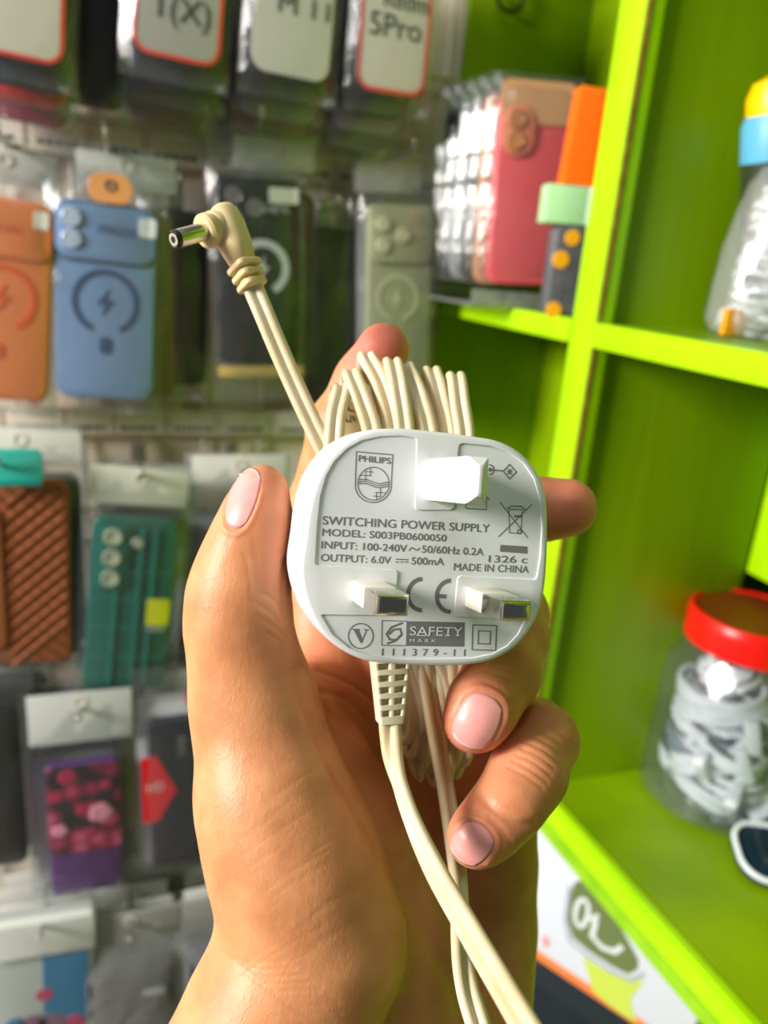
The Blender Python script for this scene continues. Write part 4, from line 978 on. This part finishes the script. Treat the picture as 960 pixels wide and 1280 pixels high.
#            apex x,  apex y, descend x, bottom x, bottom y, jitter
loops = [(427, 482, 415, 514, 925), (440, 464, 463, 519, 944), (460, 443, 490, 530, 968), (492, 450, 503, 538, 955), (508, 456, 533, 550, 976), (541, 461, 556, 562, 970), (571, 468, 578, 572, 955)]
for i, (ax_, ay_, dx_, bx2, by2) in enumerate(loops):
    z0 = 187.5 + (i % 3) * 1.6; zb = 199 + (i % 2) * 3.0
    seg([(bx2 - 3 + (dx_ - bx2) * .35, 800, z0 + 1), (dx_, 640, z0), (dx_ + 3, 545, z0 - .5), (ax_ + (dx_ - ax_) * .55, ay_ + 35, z0), (ax_, ay_ + 6, z0 + 3), (ax_ - 2, ay_ + 2, z0 + 6), (ax_ - 3, ay_ + 22, zb - 1), (ax_ + 4, 560, zb + 1), (ax_ * .5 + bx2 * .5, 720, zb), (bx2 - 14, by2 - 75, zb - 1), (bx2 - 9, by2 - 18, zb - 3), (bx2, by2, z0 + 6), (bx2 + 9, by2 - 24, z0 + 2)], 'x')
seg([(545, 800, 190), (500, 690, 191), (445, 620, 190, 0), (412, 572, 189, 0)], 'x')
seg([(397, 543, 188), (373, 492, 187), (347, 433, 186), (327, 385, 185), (313, 352, 184.5)], 'path')
D = 6; fine = [Vector(q) for q in catmull([tuple(p) for p in path], D)]
ft = []; fm = []
for i in range(len(fine)):
    j = min(i // D, len(path) - 1); k2 = min(j + 1, len(path) - 1); f_ = (i % D) / D; ft.append(tw[j] * (1 - f_) + tw[k2] * f_)
    mode = lambda q: 1.0 if side[q] == 'x' else 0.0
    fm.append(mode(j) * (1 - f_) + mode(k2) * f_)
sv = []; last = None
for i in range(len(fine)):
    t = (fine[min(i + 1, len(fine) - 1)] - fine[max(i - 1, 0)]).normalized(); a = t.cross(CF)
    if last is not None and a.dot(last) < 0: a = -a
    v = a.normalized() * (1 - fm[i]) + (CR * (1 if a.dot(CR) >= 0 or fm[i] > .99 else -1)) * fm[i]
    if last is not None and v.dot(last) < 0: v = -v
    v = v - t * v.dot(t); v.normalize()
    if last is not None: v = (v * .6 + last * .4); v = (v - t * v.dot(t)).normalized()
    last = v; sv.append(v)
bm = bmesh.new(); sweep(bm, fine, twin_profile(RAD, SEP), side=sv, twist=ft)
cord = bm_obj('cord', bm, M['cord'], ad, smooth=True, world=True)
cord['label'] = 'cream flat twin cord wound into a coil'
# twist tie / tag showing inside the coil at the left
pt = Plane(P(437, 520, 193), -CF); bm = bmesh.new()
o_ = [P(424, 508, 196), P(446, 500, 196), P(452, 540, 196), P(428, 545, 196)]; f1 = [bm.verts.new(p) for p in o_]; f2 = [bm.verts.new(p + CF * .0008) for p in o_]
bm.faces.new(f1); bm.faces.new(f2)
for i in range(4): bm.faces.new((f1[i], f1[(i + 1) % 4], f2[(i + 1) % 4], f2[i]))
tie = bm_obj('cord_tag', bm, mat('tag_beige', s2l(206, 184, 140), .5), ad, world=True)
ptg = Plane(P(437, 520, 195.9), -CF); bm = bmesh.new()
stroke_bm(bm, ptg, [(433, 505), (436, 513), (443, 514)], 1.6, .0001); stroke_bm(bm, ptg, [(431, 520), (433, 527), (438, 527), (438, 519)], 1.4, .0001); stroke_bm(bm, ptg, [(441, 520), (444, 527)], 1.4, .0001)
bm_obj('printed_marks', bm, M['ink'], tie, world=True)

# right-angle barrel plug
plug = ad
bd = (CR * -.60 - CU * .44 - CF * .66).normalized()           # the way the barrel points
hc = P(272, 285, 184)
def frame_m(o, z, xh):
    z = z.normalized(); x = (xh - z * xh.dot(z)).normalized(); y = z.cross(x); m = Matrix((x, y, z)).transposed().to_4x4(); m.translation = o; return m
FB = frame_m(hc, bd, CU)
def lathe_w(name, prof, m, parent, F, n=32, deg=35):
    bm = bmesh.new(); rings = []
    for r, z in prof:
        if r < 1e-7: rings.append([bm.verts.new(F @ Vector((0, 0, z)))])
        else: rings.append([bm.verts.new(F @ Vector((r * math.cos(2 * PI * i / n), r * math.sin(2 * PI * i / n), z))) for i in range(n)])
    for A_, B_ in zip(rings[:-1], rings[1:]):
        for i in range(n):
            j = (i + 1) % n
            if len(A_) == 1: bm.faces.new((A_[0], B_[i], B_[j]))
            elif len(B_) == 1: bm.faces.new((A_[i], A_[j], B_[0]))
            else: bm.faces.new((A_[i], A_[j], B_[j], B_[i]))
    return auto_smooth(bm_obj(name, bm, m, parent, world=True), deg)
e0 = P(285, 283, 185); e1 = P(313, 352, 184.5); bx_d = (e1 - e0).normalized()
FE = frame_m(e0, bx_d, -bd)
bm = bmesh.new(); secs = [(-.0052, .0030, .0034), (-.0047, .0052, .0056), (-.0035, .0068, .0072), (0, .0076, .0082), (.005, .0074, .0078), (.009, .0064, .0062), (.0095, .0050, .0048), (.0155, .0046, .0042)]
rg = [[bm.verts.new(FE @ Vector((a, b, z))) for a, b in round_rect(w_, h_, min(w_, h_) * .42, 5)] for z, w_, h_ in secs]
for A_, B_ in zip(rg[:-1], rg[1:]):
    for i in range(len(A_)): bm.faces.new((A_[i], A_[(i + 1) % len(A_)], B_[(i + 1) % len(A_)], B_[i]))
bm.faces.new(rg[0]); bm.faces.new(rg[-1])
elbow = auto_smooth(bm_obj('barrel_plug', bm, M['plug'], ad, world=True), 50); elbow['label'] = 'beige right-angle moulding with ribs and silver barrel'
for i, z in enumerate((.0100, .0124, .0148)):
    bm = bmesh.new(); w_ = .0068 - .0004 * i; h_ = .0072 - .0004 * i
    rg = [[bm.verts.new(FE @ Vector((a, b, z + dz))) for a, b in round_rect(w_ - q, h_ - q, .0014, 4)] for dz, q in ((0, .0003), (.0002, 0), (.0011, 0), (.0013, .0003))]
    for A_, B_ in zip(rg[:-1], rg[1:]):
        for j in range(len(A_)): bm.faces.new((A_[j], A_[(j + 1) % len(A_)], B_[(j + 1) % len(A_)], B_[j]))
    bm.faces.new(rg[0]); bm.faces.new(rg[-1]); auto_smooth(bm_obj('rib', bm, M['plug'], elbow, world=True))
lathe_w('collar', [(0, -.0040), (.0036, -.0038), (.0042, -.003), (.0042, .0012), (.0040, .0016), (.0038, .0018), (.0038, .0024), (.0041, .0027), (.0040, .0040), (.0034, .0046), (0, .0046)], M['plug'], elbow, FB)
lathe_w('barrel', [(0, .004), (.0021, .004), (.0021, .0125), (.0019, .0128), (0, .0128)], M['steel'], elbow, FB)
lathe_w('insulator_ring', [(.00212, .0124), (.00214, .0131), (.0018, .0135), (.00165, .0134), (.00150, .0131), (.0015, .0120)], M['black'], elbow, FB)
lathe_w('inner_contact', [(.0016, .0131), (.00145, .01355), (.0008, .01355), (.0007, .0120), (0, .0120)], mat('contact', (.75, .74, .72), .25, metal=1), elbow, FB)
lathe_w('bore', [(0, .01357), (.0007, .01357), (0, .01358)], M['black'], elbow, FB)
# ------------------------------------------------------------------ the hand: one continuous surface grown from blended tapered bones
def C(px, py, z): return np.array([(px - 480) * z / FPX, (640 - py) * z / FPX, z], np.float32)      # camera frame, mm
H = .9
LO = np.array([-78, -178, 96], np.float32); HI = np.array([66, 64, 258], np.float32)
DIMS = np.ceil((HI - LO) / H).astype(int) + 1
gx_, gy_, gz_ = [LO[i] + H * np.arange(DIMS[i], dtype=np.float32) for i in range(3)]
def chain_field(chains, k, margin=11, big=14.0):
    F = np.full(DIMS, big, np.float32)
    for ch in chains:
        pts = [(C(*p[:3]), p[3]) for p in ch]
        if len(pts) == 1: pts = pts * 2
        for (a, ra), (b, rb_) in zip(pts[:-1], pts[1:]):
            R_ = max(ra, rb_) + margin
            i0 = np.clip(((np.minimum(a, b) - R_ - LO) / H).astype(int), 0, DIMS - 1); i1 = np.clip(((np.maximum(a, b) + R_ - LO) / H).astype(int) + 2, 1, DIMS)
            if (i1 <= i0).any(): continue
            s = tuple(slice(x, y) for x, y in zip(i0, i1))
            X = gx_[s[0]][:, None, None]; Y_ = gy_[s[1]][None, :, None]; Z = gz_[s[2]][None, None, :]
            ab = b - a; L2 = float(ab @ ab) + 1e-9
            t = np.clip(((X - a[0]) * ab[0] + (Y_ - a[1]) * ab[1] + (Z - a[2]) * ab[2]) / L2, 0, 1)
            d = np.sqrt((X - a[0] - t * ab[0]) ** 2 + (Y_ - a[1] - t * ab[1]) ** 2 + (Z - a[2] - t * ab[2]) ** 2) - (ra + (rb_ - ra) * t)
            F[s] = smin(F[s], d, k)
    return F
def smin(a, b, k):
    if k <= 0: return np.minimum(a, b)
    h = np.maximum(k - np.abs(a - b), 0) / k
    return np.minimum(a, b) - h * h * k * .25
palm = chain_field([
    [(322, 900, 176, 13.2), (342, 1000, 172, 14.8), (372, 1085, 171, 16.8), (400, 1170, 171, 18.4)],
    [(408, 960, 197, 12), (440, 1060, 199, 16), (476, 1180, 197, 19), (500, 1290, 196, 20)],
    [(606, 985, 216, 12.0), (597, 1075, 222, 14.7), (590, 1160, 224, 16.2), (580, 1240, 220, 16.2), (558, 1310, 216, 19)],
    [(440, 890, 222, 11), (478, 1000, 226, 13), (520, 1120, 228, 15), (510, 1240, 216, 18)],
    [(560, 900, 224, 11), (560, 1000, 226, 12), (560, 1120, 228, 14)],
    [(412, 840, 221, 10.5), (440, 960, 222, 12)], [(480, 828, 226, 10.5), (500, 960, 225, 12)], [(550, 850, 227, 10.5), (548, 960, 225, 12)], [(614, 910, 221, 10), (606, 1000, 220, 12)],
    [(352, 880, 190, 8), (400, 860, 212, 8.5)],
    [(386, 1195, 171, 16.8), (343, 1283, 166, 18.0), (285, 1440, 157, 21), (200, 1700, 145, 25)],
    [(545, 1300, 214, 22), (505, 1450, 204, 26), (430, 1720, 184, 29)],
    [(452, 1240, 196, 18), (445, 1310, 193, 22), (392, 1460, 182, 26), (312, 1710, 164, 30)],
], 9)
thumb = chain_field([[(327, 614, 170, 6.0), (319, 655, 170.5, 7.3), (306, 700, 171.5, 8.9), (298, 745, 172.5, 10.5), (299, 790, 173.5, 11.0), (311, 850, 175, 12.2), (322, 900, 176, 13.2)]], 5)
index = chain_field([[(479, 437, 212, 7.3), (455, 478, 214, 7.8), (425, 535, 218, 8.6), (398, 640, 226, 9.2), (398, 740, 226, 9.8), (412, 840, 219, 10.5)]], 4)
middle = chain_field([[(709, 635, 203, 7.8), (672, 637, 206, 8.0), (630, 645, 212, 8.4), (560, 700, 228, 9.2), (510, 770, 228, 9.8), (480, 828, 223, 10.5)]], 4)
ring = chain_field([[(593, 903, 174, 7.0), (604, 880, 176, 7.7), (627, 842, 184, 8.5), (640, 800, 196, 8.7), (640, 765, 210, 9.0), (600, 800, 222, 9.6), (550, 850, 224, 10.5)]], 4)
pinky = chain_field([[(594, 1048, 168, 6.3), (612, 1032, 169.5, 6.6), (640, 1000, 172, 7.3), (660, 966, 177, 8.3), (679, 925, 186, 7.9), (668, 915, 200, 8.2), (645, 915, 212, 9.2), (614, 910, 219, 10)]], 4)
F = palm
res = None
for f_, k_ in ((thumb, 7), (index, 7), (middle, 7), (ring, 5), (pinky, 5)):
    g = smin(palm, f_, k_); res = g if res is None else smin(res, g, 1.0)
F = res
# surface nets
S_ = F < 0
def surface_nets(F, S_):
    c = S_[:-1, :-1, :-1].astype(np.int8)
    tot = np.zeros([d - 1 for d in F.shape], np.int8)
    for dx in (0, 1):
        for dy in (0, 1):
            for dz in (0, 1): tot += S_[dx:F.shape[0] - 1 + dx, dy:F.shape[1] - 1 + dy, dz:F.shape[2] - 1 + dz]
    act = (tot > 0) & (tot < 8); idx = np.argwhere(act); vid = np.full(act.shape, -1, np.int64); vid[act] = np.arange(len(idx))
    acc = np.zeros((len(idx), 3)); cnt = np.zeros(len(idx))
    cor = [(0, 0, 0), (1, 0, 0), (0, 1, 0), (0, 0, 1), (1, 1, 0), (1, 0, 1), (0, 1, 1), (1, 1, 1)]
    for a in cor:
        for ax_ in range(3):
            if a[ax_]: continue
            b = list(a); b[ax_] = 1
            fa = F[idx[:, 0] + a[0], idx[:, 1] + a[1], idx[:, 2] + a[2]]; fb = F[idx[:, 0] + b[0], idx[:, 1] + b[1], idx[:, 2] + b[2]]
            m = (fa < 0) != (fb < 0); t = np.where(m, fa / np.where(m, fa - fb, 1), 0)
            p = np.tile(np.array(a, float), (len(idx), 1)); p[:, ax_] += t
            acc[m] += p[m]; cnt[m] += 1
    V = idx + acc / cnt[:, None]
    quads = []
    for ax_ in range(3):
        u, v = (ax_ + 1) % 3, (ax_ + 2) % 3
        sl0 = [slice(None)] * 3; sl1 = [slice(None)] * 3; sl0[ax_] = slice(0, -1); sl1[ax_] = slice(1, None)
        ch = S_[tuple(sl0)] != S_[tuple(sl1)]; e = np.argwhere(ch); st = S_[tuple(sl0)][ch]
        ok = (e[:, u] > 0) & (e[:, v] > 0) & (e[:, u] < F.shape[u] - 1) & (e[:, v] < F.shape[v] - 1); e = e[ok]; st = st[ok]
        def g(du, dv):
            q = e.copy(); q[:, u] -= du; q[:, v] -= dv; return vid[q[:, 0], q[:, 1], q[:, 2]]
        Q = np.stack([g(0, 0), g(1, 0), g(1, 1), g(0, 1)], 1)
        Q[st] = Q[st][:, ::1]; Q[~st] = Q[~st][:, ::-1]
        quads.append(Q)
    Q = np.concatenate(quads); Q = Q[(Q >= 0).all(1)]
    return V, Q
V, Q = surface_nets(F, S_)
V = V * H + LO
# light relaxation of the grid stair-steps
E0 = np.concatenate([Q[:, [i, (i + 1) % 4]] for i in range(4)])
for _ in range(3):
    s = np.zeros_like(V); n_ = np.zeros(len(V)); np.add.at(s, E0[:, 0], V[E0[:, 1]]); np.add.at(n_, E0[:, 0], 1); np.add.at(s, E0[:, 1], V[E0[:, 0]]); np.add.at(n_, E0[:, 1], 1)
    V = V * .45 + .55 * s / np.maximum(n_, 1)[:, None]
me = bpy.data.meshes.new('hand_base'); me.from_pydata(V.tolist(), [], Q.tolist()); me.update()
tmp = bpy.data.objects.new('tmp', me); COL.objects.link(tmp); md = tmp.modifiers.new('s', 'SUBSURF'); md.levels = 1; md.render_levels = 1
bpy.context.view_layer.update()
me2 = bpy.data.meshes.new_from_object(tmp.evaluated_get(bpy.context.evaluated_depsgraph_get()))
bpy.data.objects.remove(tmp); bpy.data.meshes.remove(me)
N = len(me2.vertices); co = np.empty(N * 3, 'f'); me2.vertices.foreach_get('co', co); co = co.reshape(-1, 3)
nr = np.empty(N * 3, 'f'); me2.vertex_normals.foreach_get('vector', nr); nr = nr.reshape(-1, 3)
inner = np.array([C(440, 1060, 194), C(480, 900, 222)]).mean(0)
# outward check on the leftmost point
lm_ = np.argmin(co[:, 0])
if nr[lm_, 0] > 0: me2.flip_normals(); nr = -nr
ppx = 480 + co[:, 0] / co[:, 2] * FPX; ppy = 640 - co[:, 1] / co[:, 2] * FPX
vd = co / np.linalg.norm(co, axis=1)[:, None]; facing = -(vd * nr).sum(1)
def pdist(pts):
    d = np.full(N, 1e9)
    for (x0, y0), (x1, y1) in zip(pts[:-1], pts[1:]):
        dx, dy = x1 - x0, y1 - y0; t = np.clip(((ppx - x0) * dx + (ppy - y0) * dy) / (dx * dx + dy * dy + 1e-9), 0, 1)
        d = np.minimum(d, np.hypot(ppx - x0 - t * dx, ppy - y0 - t * dy))
    return d
front = np.clip(facing * 3, 0, 1)
disp = np.zeros(N)
def crease(pts, depth, w, zmax=400, zmin=0):
    global disp
    sm = catmull([(float(a), float(b)) for a, b in pts], 6) if len(pts) > 2 else pts
    d = pdist([tuple(p) for p in sm]); ok = (co[:, 2] < zmax) & (co[:, 2] > zmin)
    disp -= depth * np.exp(-(d / w) ** 2) * front * ok
# palm folds
crease([(374, 838), (392, 895), (424, 968), (472, 1052), (536, 1165), (578, 1262)], 1.1, 9)
crease([(384, 862), (430, 872), (462, 905)], .55, 4, zmin=190)
crease([(396, 838), (440, 856), (470, 880)], .45, 3, zmin=190)
crease([(400, 880), (425, 905), (455, 930)], .3, 3)
# thumb joint
for p, dd, w_ in (([(330, 742), (345, 752), (356, 768)], .2, 2.6), ([(316, 752), (338, 766), (356, 786)], .14, 2), ([(320, 770), (340, 782), (358, 796)], .16, 2), ([(330, 790), (346, 800), (360, 808)], .13, 2), ([(305, 690), (312, 720), (314, 750)], .12, 3), ([(318, 680), (324, 720), (326, 745)], .1, 3), ([(357, 700), (353, 740), (357, 775)], .5, 4)): crease(p, dd, w_, 200)
# fine lines across the thenar and the wrist
rl = random.Random(11)
for i in range(16):
    x = 300 + rl.uniform(-10, 90); y = 1000 + i * 15 + rl.uniform(-8, 8); L_ = rl.uniform(40, 110)
    crease([(x, y), (x + L_ * .5, y - L_ * .34), (x + L_, y - L_ * .62)], rl.uniform(.05, .11), 2.0, 205)
for i in range(9):
    x = 262 + i * 11; y = 1180 + i * 9; crease([(x, y), (x + 45, y + 22), (x + 95, y + 20)], .10, 2.2, 205)
# pinky: knuckle wrinkles and the fold above the nail joint
for i in range(8):
    t_ = i / 7; cx_, cy_ = 694 - 36 * t_, 912 + 58 * t_; crease([(cx_ - 22, cy_ - 8 - 3 * t_), (cx_, cy_), (cx_ + 20, cy_ + 15)], .22, 2.0, 205)
crease([(600, 994), (622, 1016), (648, 1030), (668, 1030)], .55, 6, 190)
crease([(612, 1020), (630, 1040), (640, 1058)], .2, 3, 190)
crease([(572, 862), (600, 851), (632, 866)], .2, 2.5, 200); crease([(576, 846), (606, 838), (640, 850)], .15, 2.5, 200)
crease([(598, 828), (628, 836), (660, 846)], .15, 3, 200)
# nail folds
def nail_shape(c, tip, wdt):
    c = np.array(c, float); a = np.array(tip, float) - c; L_ = np.linalg.norm(a); a /= L_; b = np.array([-a[1], a[0]]); return c, a, b, L_, wdt / 2
nails = {'ring': (nail_shape((597, 902), (581, 935), 58), 2.6), 'pinky': (nail_shape((590, 1055), (573, 1076), 52), 2.6), 'thumb': (nail_shape((304, 622), (317, 583), 36), 2.5)}
for nm, ((c_, a_, b_, L_, hw), ex) in nails.items():
    s = (ppx - c_[0]) * a_[0] + (ppy - c_[1]) * a_[1]; t = (ppx - c_[0]) * b_[0] + (ppy - c_[1]) * b_[1]
    q = (np.abs(s / L_) ** ex + np.abs(t / hw) ** ex) ** (1 / ex); z = co[:, 2] < 192
    disp += np.where(z, .32 * np.exp(-((q - 1.16) / .09) ** 2) * np.where(s > L_ * .35, 0, 1) * front, 0)
    disp -= np.where(z, .45 * np.exp(-(np.maximum(q - .9, 0) / .06) ** 2) * (q < 1.3) * front, 0) * np.where(s > L_ * .6, .3, 1)
# soft unevenness of flesh
disp += .10 * np.sin(co[:, 0] * .31 + 1) * np.sin(co[:, 1] * .27) * np.sin(co[:, 2] * .29 + 2)
co = co + nr * disp[:, None]
# pigment flush; redness in the shaded palm painted to offset green bounced light
fl_ = np.zeros(N)
for (px, py, z), r_, a_ in (((480, 440, 212), 16, 1.1), ((715, 636, 203), 13, .85), ((592, 905, 172), 12, .75), ((595, 1050, 168), 10, .7), ((640, 1035, 172), 8, .6), ((322, 620, 170), 11, .45), ((350, 690, 170), 9, .35), ((415, 855, 208), 16, .55), ((640, 830, 182), 12, .4), ((560, 960, 205), 30, .4), ((540, 1120, 205), 30, .3), ((430, 900, 208), 18, .4)):
    d = np.linalg.norm(co - C(px, py, z), axis=1); fl_ = np.maximum(fl_, a_ * np.exp(-(d / r_) ** 2))
W3 = (np.outer(co[:, 0], CR) + np.outer(co[:, 1], CU) + np.outer(co[:, 2], CF)) * .001 + np.array(CAM)
wrist = P(430, 1240, 186)
me2.vertices.foreach_set('co', (W3 - np.array(wrist)).astype('f').ravel()); me2.flip_normals(); me2.update()      # the camera frame is left-handed, the world is not
at = me2.attributes.new('flush', 'FLOAT', 'POINT'); at.data.foreach_set('value', fl_.astype('f'))
me2.name = 'hand'
pr = empty('person', wrist, 'left hand and wrist of a person, palm up, holding the white adapter', 'person')
hand = link('hand', me2, M['skin'], pr, smooth=True)
# nails laid on the finished surface
polys = [tuple(p.vertices) for p in me2.polygons]
bvh = BVHTree.FromPolygons([tuple(p) for p in W3.tolist()], polys)
for nm, ((c_, a_, b_, L_, hw), ex) in nails.items():
    nu, nv = 16, 12; G = {}; bm = bmesh.new()
    for i in range(nu + 1):
        for j in range(nv + 1):
            u = -1 + 2 * i / nu; v = -1 + 2 * j / nv
            # square to superellipse
            m_ = max(abs(u), abs(v)); l_ = (abs(u) ** ex + abs(v) ** ex) ** (1 / ex); k_ = m_ / l_ if l_ > 1e-6 else 0
            s, t = u * k_, v * k_; x, y = c_ + a_ * s * L_ * .97 + b_ * t * hw * .97
            h = bvh.ray_cast(CAM, ray(x, y).normalized()); kk = 1.0
            while h[0] is None or (h[0] - CAM).dot(CF) > .195:
                kk -= .04; x, y = c_ + a_ * s * L_ * kk + b_ * t * hw * kk; h = bvh.ray_cast(CAM, ray(x, y).normalized())
                if kk < .3: break
            G[i, j] = [h[0], h[1] if h[1].dot(h[0] - CAM) < 0 else -h[1], m_]
    # smooth the offsets: sample positions pushed out, edge slightly sunk
    P0 = {k: Vector(g[0]) + Vector(g[1]) * (.00034 if g[2] < .9 else .00008) for k, g in G.items()}
    for _ in range(3):
        P1 = {}
        for (i, j), p in P0.items():
            nb = [P0[q] for q in ((i - 1, j), (i + 1, j), (i, j - 1), (i, j + 1)) if q in P0]
            P1[i, j] = p if len(nb) < 4 else p * .5 + sum(nb, Vector()) / 4 * .5
        P0 = P1
    vv = {k: bm.verts.new(p) for k, p in P0.items()}
    for i in range(nu):
        for j in range(nv):
            f = bm.faces.new((vv[i, j], vv[i + 1, j], vv[i + 1, j + 1], vv[i, j + 1])); f.material_index = 1 if i >= nu - 1 else 0
    bmesh.ops.remove_doubles(bm, verts=bm.verts, dist=.00002)
    bmesh.ops.recalc_face_normals(bm, faces=bm.faces)
    if sum((f.normal.dot(-CF) for f in bm.faces)) < 0: bmesh.ops.reverse_faces(bm, faces=bm.faces[:])
    me = bpy.data.meshes.new('nail'); bm.to_mesh(me); bm.free(); me.materials.append(M['nail']); me.materials.append(M['nail_tip'])
    o = link('nail', me, M['nail'], hand, smooth=True, world=True)
    sd = o.modifiers.new('thick', 'SOLIDIFY'); sd.thickness = .0005; sd.offset = -1
